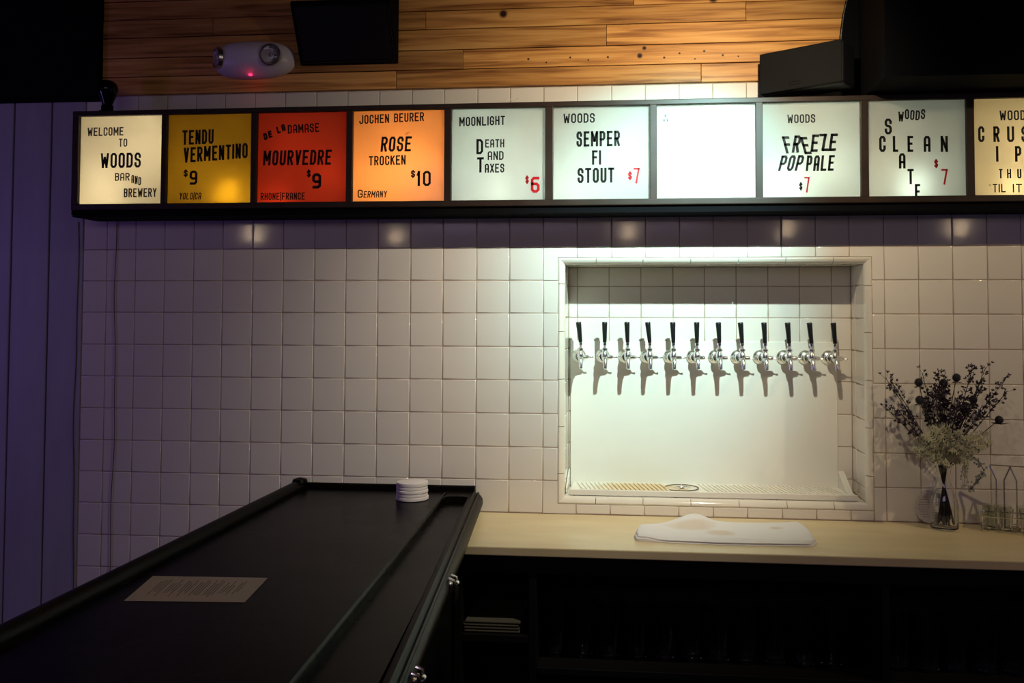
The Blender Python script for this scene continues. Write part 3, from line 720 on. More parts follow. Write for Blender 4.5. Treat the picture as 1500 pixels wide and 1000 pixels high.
# ------------------------------------------------------------ towel on the worktop
tw = thing('bar_towel', 'folded white towel with brown stains lying on the cream worktop', 'towel', (2.2, -0.2, 0.9145))
M_towel = mat('white_towel', (0.82, 0.80, 0.78), 0.9, bump=0.5, bscale=500)
def towel(inset, z0, th, amp, seed):
    nx, ny = 44, 14; rr = random.Random(seed)
    ks = [(rr.uniform(8, 22), rr.uniform(-14, 14), rr.uniform(0, 6)) for _ in range(4)]
    back = [(1.952, -0.285), (1.966, -0.195), (2.07, -0.105), (2.136, -0.062), (2.194, -0.112), (2.30, -0.100), (2.427, -0.092), (2.462, -0.080), (2.474, -0.15), (2.472, -0.294)]
    front = [(1.951, -0.290), (1.958, -0.335), (2.05, -0.342), (2.204, -0.352), (2.35, -0.346), (2.455, -0.342), (2.474, -0.300)]
    def samp(pl, u):
        d = [0]
        for i in range(1, len(pl)): d.append(d[-1] + math.dist(pl[i], pl[i-1]))
        s_ = u * d[-1]
        for i in range(1, len(pl)):
            if s_ <= d[i] + 1e-9:
                f = (s_ - d[i-1]) / max(d[i] - d[i-1], 1e-9)
                return (pl[i-1][0] + (pl[i][0] - pl[i-1][0]) * f, pl[i-1][1] + (pl[i][1] - pl[i-1][1]) * f)
        return pl[-1]
    vs = []; fs = []
    for lay in (0, 1):
        for i in range(nx + 1):
            u = i / nx; B = samp(back, u); F = samp(front, u)
            for j in range(ny + 1):
                v = j / ny; e = min(u, 1 - u, v, 1 - v)
                x = F[0] + (B[0] - F[0]) * v; y = F[1] + (B[1] - F[1]) * v
                x = 2.21 + (x - 2.21) * (1 - inset); y = -0.21 + (y + 0.21) * (1 - inset)
                h = amp * sum(math.sin(a * x + b_ * y + p) for a, b_, p in ks) * 0.25 * min(e * 8, 1)
                h += 0.020 * math.exp(-((x - 2.14) ** 2 / 0.004 + (y + 0.10) ** 2 / 0.004)) + 0.010 * math.exp(-((x - 1.98) ** 2 / 0.0012 + (y + 0.28) ** 2 / 0.01))
                z = z0 + (th * min(1, 0.25 + e * 14) + max(h, -th * 0.3) if lay else 0)
                vs.append((x, y, z))
    m_ = (nx + 1) * (ny + 1); idx = lambda l, i, j: l * m_ + i * (ny + 1) + j
    for i in range(nx):
        for j in range(ny):
            fs.append((idx(1, i, j), idx(1, i+1, j), idx(1, i+1, j+1), idx(1, i, j+1)))
            fs.append((idx(0, i, j), idx(0, i, j+1), idx(0, i+1, j+1), idx(0, i+1, j)))
    for i in range(nx):
        for j in (0, ny): fs.append((idx(0, i, j), idx(0, i+1, j), idx(1, i+1, j), idx(1, i, j)))
    for j in range(ny):
        for i in (0, nx): fs.append((idx(0, i, j), idx(0, i, j+1), idx(1, i, j+1), idx(1, i, j)))
    return MB().add(vs, fs, True)
stainmat(M_towel, 2.125, -0.175, 0.075, 0.05, (0.74, 0.65, 0.55))
stainmat(M_towel, 2.205, -0.255, 0.040, 0.035, (0.74, 0.65, 0.55))
stainmat(M_towel, 2.375, -0.185, 0.022, 0.020, (0.74, 0.63, 0.52))
W(towel(0.0, 0.915, 0.006, 0.003, 1), 'lower_fold', M_towel, tw)
W(towel(0.018, 0.9205, 0.008, 0.013, 5), 'upper_fold', M_towel, tw)

# ------------------------------------------------------------ the bar in the foreground
bar = thing('bar_counter', 'black lacquered bar running out from the tile wall towards the viewer', 'bar', (1.15, -1.2, 0.0))
YE = -2.45
XL = 0.822
xi = lambda y: 1.336 - 0.050 * y
xo = lambda y: 1.414 - 0.083 * y
xe = lambda y: 1.440 - 0.095 * y
ZT = 0.985
def rowsx(prof, f, ys):
    return [[(f(y) + a, y, z) for a, z in prof] for y in ys]
ys = [-0.004, -0.4, -0.8, -1.2, -1.6, -2.0, YE]
c = MB(); c.loft([[(XL + 0.01, y, 0.945), (XL + 0.01, y, ZT), (xi(y) - 0.006, y, ZT), (xi(y) - 0.006, y, 0.945)] for y in (-0.004, YE)], smooth=False); W(c, 'bar_top', M_lacquer, bar)
# ridge between the top and the sunken rail
c = MB(); c.loft(rowsx([(-0.006, 0.945), (-0.006, ZT), (-0.003, ZT + 0.004), (0.002, ZT + 0.004), (0.006, ZT), (0.009, 0.972), (0.010, 0.945)], xi, [-0.06] + ys[1:])); W(c, 'inner_ridge', M_lacquer, bar)
# sunken drink rail with rounded corners at the wall end
c = MB(); c.loft([[(xi(y) + 0.008, y, 0.945), (xi(y) + 0.008, y, 0.966), (xo(y) + 0.002, y, 0.966), (xo(y) + 0.002, y, 0.945)] for y in (-0.098, YE)], smooth=False); W(c, 'drink_rail', M_lacquer, bar)
c = MB(); y0 = -0.004; x0, x1 = xi(0) - 0.006, xo(0) + 0.010
pl = [(x0, y0), (x1, y0), (xo(-0.14) + 0.002, -0.14)]
for k in range(7): a = PI / 2 * k / 6; pl.append((xo(-0.12) - 0.020 + 0.022 * math.cos(a), -0.128 + 0.024 * math.sin(a)))
for k in range(7): a = PI / 2 + PI / 2 * k / 6; pl.append((xi(-0.12) + 0.030 + 0.022 * math.cos(a), -0.128 + 0.024 * math.sin(a)))
pl += [(xi(-0.14) + 0.008, -0.14), (xi(-0.14) - 0.006, -0.14)]
c.prism(pl, 0.945, ZT, 'z'); W(c, 'rail_end', M_lacquer2, bar)
# outer moulding
c = MB(); c.loft(rowsx([(-0.030, 0.940), (-0.030, ZT - 0.004), (-0.026, ZT), (-0.016, ZT + 0.001), (-0.010, ZT - 0.007), (-0.004, ZT - 0.010), (0.004, ZT - 0.014), (0.012, ZT - 0.026), (0.013, ZT - 0.042), (0.004, ZT - 0.052), (-0.004, ZT - 0.062), (-0.008, 0.917), (-0.030, 0.917)], xe, ys)); W(c, 'outer_moulding', M_lacquer2, bar)
c = MB(); c.loft(rowsx([(0.000, ZT - 0.006), (0.004, ZT - 0.004), (0.007, ZT - 0.008), (0.006, ZT - 0.013), (0.001, ZT - 0.013)], lambda y: xe(y) - 0.006, ys)); W(c, 'bead', M_lacquer2, bar)
# rounded rail along the customers' side and the upstand at the wall
prof = [(0.024 * math.cos(a) * 1.0, 0.988 + 0.024 * math.sin(a)) for a in [2 * PI * k / 14 for k in range(14)]]
c = MB(); c.loft([[(XL + 0.012 + a, y, z) for a, z in prof] for y in (-0.004, YE)]); W(c, 'arm_rail', M_lacquer2, bar)
c = MB(); c.loft([[(x, y, z) for y, z in ((-0.003, 0.98), (-0.003, 1.0), (-0.012, 1.0025), (-0.020, 0.998), (-0.022, 0.98))] for x in (XL + 0.03, 1.428)]); W(c, 'wall_upstand', M_lacquer2, bar)
c = MB(); c.lathe([(0.001, 0), (0.020, 0.0), (0.026, 0.006), (0.022, 0.016), (0.008, 0.020), (0.001, 0.0205)], 18, T(XL + 0.017, -0.032, 1.000)); W(c, 'rail_knob', M_lacquer2, bar)
c = MB(); c.loft([[(XL + 0.10, y, 0.0), (XL + 0.10, y, 0.944), (xe(y) - 0.045, y, 0.944), (xe(y) - 0.045, y, 0.0)] for y in (-0.004, YE)], smooth=False); W(c, 'body', M_cab, bar)
def latch(y, s=1.0):
    x = xe(y) + 0.013
    l = thing_part = MB()
    l.tube([(x - 0.004, y + 0.014 * s, 0.972), (x + 0.008, y + 0.014 * s, 0.968), (x + 0.012, y + 0.013 * s, 0.950), (x + 0.010, y + 0.010 * s, 0.925), (x + 0.004, y + 0.006, 0.915)], 0.0035, 8)
    l.tube([(x - 0.004, y - 0.014 * s, 0.972), (x + 0.008, y - 0.014 * s, 0.968), (x + 0.012, y - 0.013 * s, 0.950), (x + 0.010, y - 0.010 * s, 0.925), (x + 0.004, y - 0.006, 0.915)], 0.0035, 8)
    l.cbox(x - 0.012, x + 0.004, y - 0.016, y + 0.016, 0.940, 0.962, 0.003)
    l.ball((x + 0.012, y, 0.958), 0.008, 2, (0.8, 1.6, 0.8))
    o = W(l, 'hook', M_chrome, bar); o['label'] = 'chrome hook on the edge moulding'
latch(-0.93); latch(-1.46)

# menu sheet
mn = thing('menu_sheet', 'cream printed menu sheet lying on the black bar', 'menu', (1.03, -1.115, ZT))
cs = [(0.893, -1.040), (1.151, -1.027), (1.173, -1.192), (0.927, -1.208)]
c = MB(); c.prism(cs, ZT + 0.0005, ZT + 0.0012, 'z'); W(c, 'sheet', M_paper, mn)
def bil(u, v):
    a = [cs[0][i] + (cs[1][i] - cs[0][i]) * u for i in (0, 1)]; b = [cs[3][i] + (cs[2][i] - cs[3][i]) * u for i in (0, 1)]
    return (a[0] + (b[0] - a[0]) * v, a[1] + (b[1] - a[1]) * v)
c = MB(); rr = random.Random(5)
for k in range(26):
    u = 0.13 + k * 0.0235 + (k // 4) * 0.022
    if u > 0.92: break
    v0 = 0.5 - rr.uniform(0.12, 0.36); v1 = 0.5 + rr.uniform(0.12, 0.34)
    v = v0
    while v < v1:
        e = min(v + rr.uniform(0.03, 0.08), v1)
        q = [bil(u, v), bil(u + 0.008, v), bil(u + 0.008, e), bil(u, e)]
        c.prism(q, ZT + 0.00125, ZT + 0.00135, 'z'); v = e + 0.012
W(c, 'print', M_ink, mn)

# coasters
NM = ['bottom', 'second from the bottom', 'middle', 'second from the top', 'topmost']
zc = ZT
for k, (h, dx, r) in enumerate([(0.0115, 0.001, 0.0515), (0.0100, 0.000, 0.0495), (0.0105, 0.0005, 0.050), (0.0100, -0.001, 0.0495), (0.0125, 0.000, 0.0500)]):
    o = MB().lathe([(r - 0.003, 0), (r - 0.0005, 0.0015), (r, h * 0.5), (r - 0.0008, h - 0.0012), (r - 0.003, h)], 40).build('coaster', M_white)
    o.location = (1.254 + dx, -0.160 + random.uniform(-0.002, 0.002), zc + 0.0002)
    zc += h + 0.0002
    tag(o, 'round white coaster, %s of the pile of five on the bar' % NM[k] if k != 4 else 'round white coaster on top of the pile on the bar', 'coaster', 'white coasters stacked on the bar')

# ------------------------------------------------------------ fittings above the sign
el = thing('emergency_light', 'white oval emergency light with two lamp heads on the wood boards', 'emergency light', (0.653, -0.012, 2.435))
bm = bmesh.new(); bmesh.ops.create_uvsphere(bm, u_segments=40, v_segments=24, radius=1.0)
for v in bm.verts:
    x, y, z = v.co; r = (abs(x) ** 2.6 + abs(z) ** 2.6) ** (1 / 2.6); q = (x * x + z * z) ** 0.5
    f = q / r if r > 1e-6 else 1
    v.co = (x * f * 0.145, -0.002 + (y * 0.078 if y < 0 else y * 0.002), z * f * 0.064)
MB().bm(bm, None, True).build('housing', M_elight, el)
M_lens = mat('smoky_lens', (0.10, 0.10, 0.12), 0.05, spec=0.6, coat=1.0)
for lx, ang in ((0.083, 0.10), (-0.112, -0.85)):
    Mx = (T(lx, -0.063, 0.0) if lx > 0 else T(-0.104, -0.044, 0.0)) @ RZ(ang) @ FY @ Matrix.Diagonal((0.9, 0.9, 0.9, 1))
    h = MB().lathe([(0.040, 0.0), (0.041, 0.014), (0.0385, 0.017), (0.036, 0.014), (0.030, 0.004), (0.016, -0.006), (0.001, -0.008)], 28, Mx).build('lamp_head', M_steel, el)
    MB().lathe([(0.036, 0.010), (0.034, 0.0135), (0.024, 0.017), (0.010, 0.019), (0.001, 0.0192)], 28, Mx).build('lens', M_glass, h)
    MB().lathe([(0.004, -0.004), (0.006, 0.002), (0.0055, 0.008), (0.001, 0.010)], 12, Mx).build('bulb', M_steel, h)
MB().ball((0.002, -0.040, -0.0585), 0.0050, 2, (1.3, 1, 0.7)).build('indicator_light', M_led, el)
light('indicator_glow', 'POINT', (0.657, -0.075, 2.360), 0.006, (1, 0.02, 0.08), shadow_soft_size=0.004)

ws = thing('wall_speaker', 'black square wall speaker tilted down, right of the emergency light', 'speaker', (0.99, -0.012, 2.42))
c = MB(); c.prism([(-0.013, 2.414), (-0.030, 2.413), (-0.128, 2.588), (-0.122, 2.600), (-0.013, 2.640)], 0.822, 1.157, 'x'); W(c, 'cabinet', M_blackwall, ws)
M_dot = mat('worn_edge_dots', (0.10, 0.06, 0.03), 0.6)
nrm = Vector((0, -0.872, -0.489)); upv = Vector((0, -0.489, 0.872))
base = Vector((0, -0.030, 2.413))
c = MB()
for k in range(44):
    p = Vector((0.828 + k * 0.0075, 0, 0)) + base + upv * 0.006 + nrm * 0.002; c.ball(p, 0.0014, 1)
for k in range(24):
    p = Vector((1.151, 0, 0)) + base + upv * (0.006 + k * 0.0078) + nrm * 0.002; c.ball(p, 0.0014, 1)
W(c, 'rivets', M_dot, ws)['kind'] = 'stuff'
c = MB()
g = [(0.834, 0.012), (1.146, 0.012), (1.146, 0.192), (0.834, 0.192)]
vv = [Vector((x, 0, 0)) + base + upv * u_ + nrm * q for q in (0.0005, 0.003) for x, u_ in g]
c.add(vv, [(3, 2, 1, 0), (4, 5, 6, 7)] + [(i, (i+1) % 4, (i+1) % 4 + 4, i + 4) for i in range(4)]); W(c, 'grille', M_cab, ws)

sp = thing('shelf_speaker', 'dark grey box speaker turned sideways on top of the sign', 'speaker', (2.485, -0.129, SZ1 + 0.001))
sx, sy, sz = 0.268, 0.105, 0.134
ang = -math.radians(-31)
bmk = MB(); bmk.cbox(-sx/2, sx/2, -sy/2, sy/2, 0, sz, 0.010)
cab_ = bmk.build('cabinet', M_speaker2, sp)
fr = MB(); fr.cbox(-sx/2 + 0.003, sx/2 - 0.003, -sy/2 - 0.004, -sy/2 + 0.004, 0.003, sz - 0.003, 0.0035); frt = fr.build('front_grille', M_speaker, sp)
bd = MB(); bw, bh = 0.0155, 0.0045
ring = [(bw * sg + bh * math.cos(a), bh * math.sin(a)) for sg, a0 in ((1, -PI/2), (-1, PI/2)) for a in [a0 + PI * k / 6 for k in range(7)]]
bd.tube([(0.0 + x - 0.012, -sy/2 - 0.0045, 0.022 + z) for x, z in ring], 0.0011, 5, True); bdg = bd.build('badge', M_cab, sp)
def sonos(o): o.location = (0.0, 0.0, 0.017); o.rotation_euler = (0.0, 0, -math.radians(33))
for o in (cab_, frt, bdg): sonos(o)
MB().cbox(-0.020, 0.020, 0.00, 0.06, 0, 0.006, 0.002).build('foot_plate', M_speaker2, sp)
MB().cbox(-0.012, 0.012, 0.012, 0.036, 0.006, 0.018, 0.003).build('neck', M_speaker2, sp)

hd = thing('arched_hood', 'large black arched hood behind the grey speaker, top right', 'hood', (3.15, -0.02, SZ1))
ex, ez, ax, az = 3.20, 2.40, 0.592, 0.66
pl = []
for k in range(33):
    a = PI * 1.0 - PI * 1.0 * k / 32
    x, z = ex + ax * math.cos(a), ez + az * math.sin(a)
    pl.append((x, min(z, 2.98)))
pl = [(ex - ax + 0.02, SZ1 + 0.001)] + pl + [(ex + ax - 0.02, SZ1 + 0.001)]
c = MB(); c.prism(pl, -0.040, -0.0145, 'y'); W(c, 'face_plate', M_blackwall, hd)
c = MB(); c.prism([(x, z) for x, z in [(2.665, SZ1 + 0.008), (2.665, 2.62), (2.72, 2.80), (2.86, 2.95), (3.6, 2.95), (3.74, 2.7), (3.74, SZ1 + 0.008)]], -0.34, -0.042, 'y'); W(c, 'shade_block', M_blackwall, hd)  # black block added in front of the arch to shade the sign below
c = MB(); c.tube([(x - 0.0, -0.041, z) for x, z in pl[1:16]], 0.0016, 6); W(c, 'edge_strip', mat('worn_metal_edge', (0.28, 0.26, 0.2), 0.5, vary=0.9, scale=90), hd)

lb = thing('light_bulb', 'dark glass bulb lamp standing on the left end of the sign', 'bulb', (0.178, -0.105, SZ1 + 0.001))
MB().lathe([(0.030, 0), (0.030, 0.004), (0.026, 0.009), (0.019, 0.010), (0.019, 0.028), (0.017, 0.030)], 24, Matrix()).build('socket', M_blackwall, lb)
MB().lathe([(0.014, 0.028), (0.0165, 0.034), (0.021, 0.046), (0.029, 0.064), (0.033, 0.080), (0.033, 0.090), (0.029, 0.103), (0.019, 0.112), (0.006, 0.116), (0.001, 0.1165)], 28, Matrix()).build('globe', M_bulb, lb)

c = MB(); c.tube([(1.545, -0.150, 2.2405), (1.548, -0.152, 2.251), (1.556, -0.150, 2.246), (1.562, -0.151, 2.252), (1.572, -0.150, 2.2525), (1.578, -0.148, 2.256), (1.586, -0.150, 2.2515), (1.595, -0.149, 2.255)], 0.0011, 5)
o = c.build('wire_scrap', M_plastic); tag(o, 'tiny curl of pale wire on the top edge of the sign', 'wire')

def cable(name, x, x1, lab, z1):
    pts = []; n = 30
    for k in range(n + 1):
        f = k / n; pts.append((x + (x1 - x) * f + 0.004 * math.sin(f * 9 + x * 20) + 0.0018 * math.sin(f * 23), -0.004, 1.8865 - (1.8865 - z1) * f))
    o = MB().tube(pts, 0.0015, 6).build('cable', M_cable); tag(o, lab, 'cable')
cable('cable', 0.159, 0.163, 'thin brown cable hanging down the left tiles below the sign', 0.62)
cable('cable', 0.016, 0.024, 'thin cable along the joint between the painted boards and the tiles', 0.45)

# ------------------------------------------------------------ vase and flowers at the right
VX, VY = 2.897, -0.075
vs_ = thing('glass_vase', 'clear glass carafe vase holding the dried flowers', 'vase', (VX, VY, 0.9148))
pr = [(0.001, 0.0), (0.036, 0.0), (0.0405, 0.004), (0.0412, 0.012), (0.0412, 0.070), (0.038, 0.090), (0.029, 0.118), (0.0215, 0.142), (0.0200, 0.160), (0.0215, 0.178), (0.0245, 0.188),
      (0.0225, 0.188), (0.0195, 0.178), (0.0180, 0.160), (0.0195, 0.142), (0.027, 0.118), (0.036, 0.090), (0.0390, 0.070), (0.0390, 0.014), (0.034, 0.009), (0.001, 0.008)]
MB().lathe(pr, 32, cap=False).build('glass', M_glass, vs_)
NK = Vector((VX, VY, 1.095)); BT = Vector((VX, VY, 0.935))
def stem_to(tip, r=0.0012, bend=0.02, seed=0):
    rr = random.Random(seed); a = rr.uniform(0, 6.28); q = rr.uniform(0, 0.012)
    nk = NK + Vector((q * math.cos(a), q * math.sin(a), 0)); b0 = Vector((VX - q * 2.6 * math.cos(a), VY - q * 2.6 * math.sin(a), 0.928 + rr.uniform(0, 0.02)))
    tip = Vector(tip); mid = nk.lerp(tip, 0.5) + Vector((rr.uniform(-bend, bend) * 0.4, rr.uniform(-bend, bend) * 0.4, bend))
    P = [b0, b0.lerp(nk, 0.5), nk]
    for k in range(1, 7):
        t = k / 6; P.append(nk * (1-t)**2 + mid * 2 * t * (1-t) + tip * t * t)
    return MB().tube(P, [r * 2.0] * 3 + [r * (1.2 - 0.08 * k) for k in range(6)], 5), P
def leafpts(c, o, d, L_, wd):
    d = d.normalized(); s_ = d.orthogonal().normalized(); o = Vector(o)
    c.add([o, o + d * L_ * 0.5 + s_ * wd, o + d * L_, o + d * L_ * 0.5 - s_ * wd, o + d * L_ * 0.5 + d.cross(s_) * wd * 0.35], [(0, 1, 4), (1, 2, 4), (2, 3, 4), (3, 0, 4)])
BALLS = [((2.831, 1.359), 'upper left'), ((2.898, 1.360), 'upper middle'), ((2.933, 1.377), 'topmost, right of the upper middle one'), ((2.818, 1.309), 'left, below the upper left one'),
         ((2.895, 1.314), 'in the middle, below the upper middle one'), ((2.988, 1.309), 'on the right, above the lowest right one'), ((3.058, 1.249), 'lowest at the far right, with a pointed leaf'), ((2.966, 1.271), 'right of centre, low and half hidden')]
for k, ((x, z), lab) in enumerate(BALLS):
    y = -0.075 + random.uniform(-0.035, 0.03)
    t = thing('thistle', 'dark globe thistle in the vase, %s' % lab, 'flower', (VX, VY, 0.93), 'thistles in the vase')
    b, P = stem_to((x, y, z), 0.0015, 0.02, 40 + k); W(b, 'stem', M_stem, t)
    b = MB(); b.ball((x, y, z), 0.0118, 2, (1, 1, 1.1)); n = 60
    for q in range(n):
        ph = math.acos(1 - 2 * (q + 0.5) / n); th = PI * (1 + 5 ** 0.5) * q
        d = Vector((math.sin(ph) * math.cos(th), math.sin(ph) * math.sin(th), math.cos(ph)))
        o_ = Vector((x, y, z)) + d * 0.0105; s_ = d.orthogonal().normalized() * 0.0014; u_ = d.cross(s_)
        b.add([o_ + s_, o_ - s_ * 0.5 + u_, o_ - s_ * 0.5 - u_, o_ + d * 0.0045], [(0, 1, 3), (1, 2, 3), (2, 0, 3)])
    W(b, 'flower_head', M_thistle, t)
    b = MB()
    for q in range(5):
        a = q * 1.257 + k; leafpts(b, (x, y, z - 0.012), Vector((math.cos(a), math.sin(a), -0.25 if k != 6 else 0.1)), 0.018 if k != 6 else 0.028, 0.0025)
    W(b, 'bracts', M_stem, t)
SPR = [((2.724, 1.375), 'reaching furthest left'), ((2.753, 1.361), 'second from the left at the top'), ((2.729, 1.280), 'lower far left, reaching sideways'), ((2.765, 1.266), 'low left, under the leaning pair'),
       ((2.847, 1.388), 'above the upper left thistle'), ((2.872, 1.392), 'top, between the upper left and middle thistles'), ((2.905, 1.396), 'top, just left of the topmost thistle'),
       ((2.980, 1.400), 'top right, with dense purple tips'), ((3.016, 1.410), 'tallest at the top right'), ((2.996, 1.372), 'beside the tallest, a little lower'), ((3.024, 1.352), 'right, halfway up'),
       ((3.062, 1.372), 'far right with the dense purple tip'), ((3.089, 1.337), 'reaching furthest right'), ((2.918, 1.338), 'in the dark centre, upper'), ((2.938, 1.315), 'in the dark centre, right'),
       ((2.948, 1.285), 'in the dark centre, lower right'), ((2.875, 1.345), 'in the dark centre, left'), ((3.006, 1.262), 'low right beside the lowest thistle'), ((2.912, 1.300), 'in the very middle'), ((2.850, 1.300), 'left of the middle')]
for k, ((x, z), lab) in enumerate(SPR):
    y = -0.08 + random.uniform(-0.045, 0.045); rr = random.Random(100 + k)
    t = thing('dried_flower_sprig', 'thin dried purple flower sprig in the vase, %s' % lab, 'flower', (VX, VY, 0.93), 'dried sprigs in the vase')
    b, P = stem_to((x, y, z), 0.0012, 0.012, 70 + k); fl = MB()
    dense = 46 if k in (7, 11, 13, 14, 15, 16, 18, 19, 5) else 24
    for q in range(dense):
        s_ = rr.uniform(0.42 if dense > 20 else 0.5, 1.0); i = 2 + s_ * 6; i0 = min(int(i), len(P) - 2); p = P[i0].lerp(P[i0+1], i - i0)
        d = (P[-1] - P[2]).normalized() + Vector((rr.uniform(-1, 1), rr.uniform(-1, 1), rr.uniform(-0.4, 0.8))) * 0.9; d.normalize()
        L_ = rr.uniform(0.010, 0.026); e = p + d * L_
        b.tube([p, p + d * L_ * 0.5 + Vector((0, 0, -0.001)), e], 0.0005, 3)
        for m_ in range(4):
            dd = d + Vector((rr.uniform(-1, 1), rr.uniform(-1, 1), rr.uniform(-1, 1))) * 0.8
            leafpts(fl, e - d * 0.002, dd, rr.uniform(0.008, 0.013), 0.0032)
    W(b, 'stem', M_stem, t); W(fl, 'florets', M_purple, t)['kind'] = 'stuff'
DM = [((2.806, 1.172), 'leftmost'), ((2.838, 1.212), 'upper left'), ((2.880, 1.222), 'upper middle'), ((2.930, 1.205), 'upper right of centre'), ((2.880, 1.128), 'hanging lowest in front'),
      ((2.945, 1.135), 'hanging low on the right of centre'), ((2.985, 1.180), 'right'), ((3.012, 1.196), 'rightmost'), ((2.842, 1.146), 'lower left'), ((2.905, 1.170), 'front centre')]
for k, ((x, z), lab) in enumerate(DM):
    rr = random.Random(300 + k); tip = Vector((x, VY - 0.045 + rr.uniform(-0.02, 0.02), z))
    t = thing('silver_leaf', 'pale silver green lobed leaf in the vase, %s' % lab, 'leaf', (VX, VY, 1.09), 'silver leaves in the vase')
    st = NK + Vector((0, -0.01, 0.005)); md = st.lerp(tip, 0.45) + Vector((0, -0.02, 0.045))
    P = [st * (1-u)**2 + md * 2*u*(1-u) + tip * u*u for u in [q / 12 for q in range(13)]]
    b = MB().tube(P, [0.0016 - 0.00008 * q for q in range(13)], 5); lf = MB()
    for q in range(3, 13):
        dr = (P[q] - P[q-1]).normalized(); sd = dr.cross(Vector((0.1, -1, 0.2))).normalized()
        for sg in (-1, 1):
            L_ = 0.026 * math.sin(PI * min((q - 1) / 13, 1)) + 0.006
            d = (dr * 0.6 + sd * sg + Vector((0, rr.uniform(-0.5, 0.2), rr.uniform(-0.2, 0.2)))).normalized()
            e = P[q] + d * L_; lf.tube([P[q], P[q].lerp(e, 0.55), e], [0.0018, 0.0030, 0.0016], 4)
            for w_ in (0.4, 0.8):
                for s2 in (-1, 1):
                    dd = (d + d.cross(Vector((0.1, -1, 0.2))).normalized() * s2 * 0.9).normalized(); o_ = P[q].lerp(e, w_)
                    lf.tube([o_, o_ + dd * 0.004, o_ + dd * rr.uniform(0.007, 0.011)], [0.0016, 0.0028, 0.0018], 4)
    W(b, 'midrib', M_miller, t); W(lf, 'lobes', M_miller, t)['kind'] = 'stuff'
t = thing('drooping_sprig', 'grey blue sprig curling down at the right side of the vase', 'leaf', (VX, VY, 1.09))
P = [NK, (2.935, -0.085, 1.118), (2.965, -0.090, 1.133), (2.995, -0.092, 1.125), (3.010, -0.092, 1.095), (2.998, -0.092, 1.070), (2.980, -0.092, 1.055), (2.968, -0.092, 1.030)]
b = MB().tube(P, 0.0012, 5); lf = MB(); rr = random.Random(9)
for q in range(80):
    i = rr.uniform(2, 6.99); i0 = int(i); p = Vector(P[i0]).lerp(Vector(P[i0+1]), i - i0)
    d = Vector((rr.uniform(-1, 1), rr.uniform(-0.6, 0.6), rr.uniform(-1, 1))).normalized(); e = p + d * rr.uniform(0.005, 0.014)
    b.tube([p, e], 0.0004, 3); lf.ball(e, rr.uniform(0.0026, 0.0042), 1)
for q in range(26):
    p = Vector((2.952 + rr.uniform(-0.010, 0.012), -0.09, 1.10 + rr.uniform(-0.055, 0.025))); lf.ball(p, rr.uniform(0.0026, 0.004), 1); b.tube([p, (2.956, -0.090, 1.125)], 0.0004, 3)
W(b, 'stem', M_stem, t); W(lf, 'leaves', M_droop, t)['kind'] = 'stuff'

cdx = thing('scalloped_card', 'round scalloped card with small print leaning on the tiles behind the vase', 'card', (2.873, -0.02, 0.9148))
n = 72; pl = [((0.050 + 0.0016 * math.cos(k * PI / 2 * 1.0 * 1.0 + 0) * (1 if k % 2 == 0 else 0)) * math.cos(2*PI*k/n), (0.050 + 0.0016 * (1 if k % 2 else -1)) * math.sin(2*PI*k/n)) for k in range(n)]
Mx = T(2.878, -0.0155, 0.966) @ RX(-0.14)
def tr(b, M_):
    b.v = [tuple(M_ @ Vector(v)) for v in b.v]; return b
W(tr(MB().prism(pl, -0.001, 0.001, 'y'), Mx), 'disc', mat('pale_card', (0.60, 0.55, 0.52), 0.8), cdx)
b = MB(); rr = random.Random(3)
for r_ in range(9):
    z = 0.030 - r_ * 0.0075; wd = (0.040 ** 2 - z * z) ** 0.5 if abs(z) < 0.04 else 0; x = -wd
    while x < wd - 0.004:
        L_ = rr.uniform(0.003, 0.008); b.box(x, x + L_, -0.0013, -0.0010, z, z + 0.0014); x += L_ + 0.002
W(tr(b, Mx), 'print', M_ink, cdx)

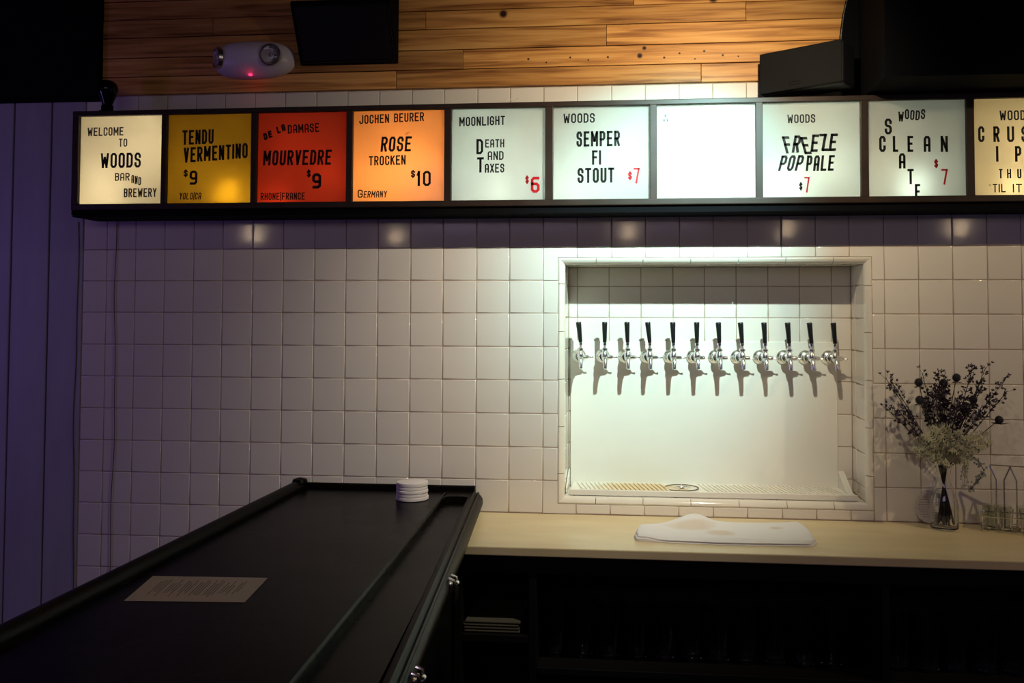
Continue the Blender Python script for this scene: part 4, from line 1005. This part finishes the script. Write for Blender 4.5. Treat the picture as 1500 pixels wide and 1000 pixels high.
# tasting glass carriers at the right edge
M_wire = mat('chrome_wire', (0.75, 0.73, 0.70), 0.25, metal=1.0)
M_tglass = mat('small_glass', (0.88, 0.90, 0.86), 0.03, trans=1.0, ior=1.45)
def caddy(x, y, rz, lab):
    t = thing('wire_caddy', lab, 'caddy', (x, y, 0.9148), 'wire caddies by the vase', (0, 0, rz))
    f = MB(); hw, hd_ = 0.075, 0.042
    for z in (0.004, 0.045): f.tube([(-hw, -hd_, z), (hw, -hd_, z), (hw, hd_, z), (-hw, hd_, z)], 0.0020, 6, True)
    for px, py in ((-hw, -hd_), (hw, -hd_), (hw, hd_), (-hw, hd_), (-0.02, -hd_), (-0.02, hd_), (0.03, -hd_), (0.03, hd_)): f.tube([(px, py, 0.004), (px, py, 0.045)], 0.0018, 6)
    for q in (-0.02, 0.0, 0.02): f.tube([(-hw, q, 0.004), (hw, q, 0.004)], 0.0016, 6)
    f.build('frame', M_wire, t)
    for hx in (-0.022, 0.034):
        for sx_ in (-0.022, 0.022):
            MB().tube([(hx + sx_ * 0.5, 0, 0.004), (hx + sx_ * 0.5, 0, 0.150), (hx + sx_ * 1.22, 0, 0.188), (hx + sx_ * 1.25, 0, 0.194)], 0.0026, 8).build('handle', M_wire, t)
        MB().tube([(hx - 0.028, 0, 0.194), (hx + 0.028, 0, 0.194)], 0.0026, 8).build('handle', M_wire, t)
    return t
caddy(3.085, -0.078, -0.25, 'chrome wire caddy next to the vase, holding small glasses')
caddy(3.205, -0.215, -0.15, 'chrome wire caddy cut off by the right edge of the photo')
gb = MB().lathe([(0.001, 0), (0.014, 0), (0.0155, 0.003), (0.0195, 0.060), (0.0195, 0.064), (0.0180, 0.064), (0.0175, 0.058), (0.0140, 0.008), (0.001, 0.006)], 18, cap=False)
tg = gb.build('tasting_glass', M_tglass)
tag(tg, 'small clear tasting glass standing in one of the wire caddies', 'glass', 'tasting glasses in the wire caddies')
k = 0
for cx, cy, rz in ((3.085, -0.078, -0.25), (3.205, -0.215, -0.15)):
    for px in (-0.050, 0.052) if False else (-0.052, -0.008, 0.040):
        for py in (-0.020, 0.021):
            o = tg if k == 0 else tg.copy()
            if k: COL.objects.link(o)
            o['label'] = 'small clear tasting glass in the wire caddy %s' % ('next to the vase' if cx < 3.1 else 'at the right edge'); o['group'] = 'tasting glasses in the caddy %s' % ('by the vase' if cx < 3.1 else 'at the right edge')
            p = RZ(rz) @ Vector((px + (0.006 if px > 0 else 0) , py, 0)); o.location = (cx + p.x, cy + p.y, 0.9148 + 0.0062); k += 1
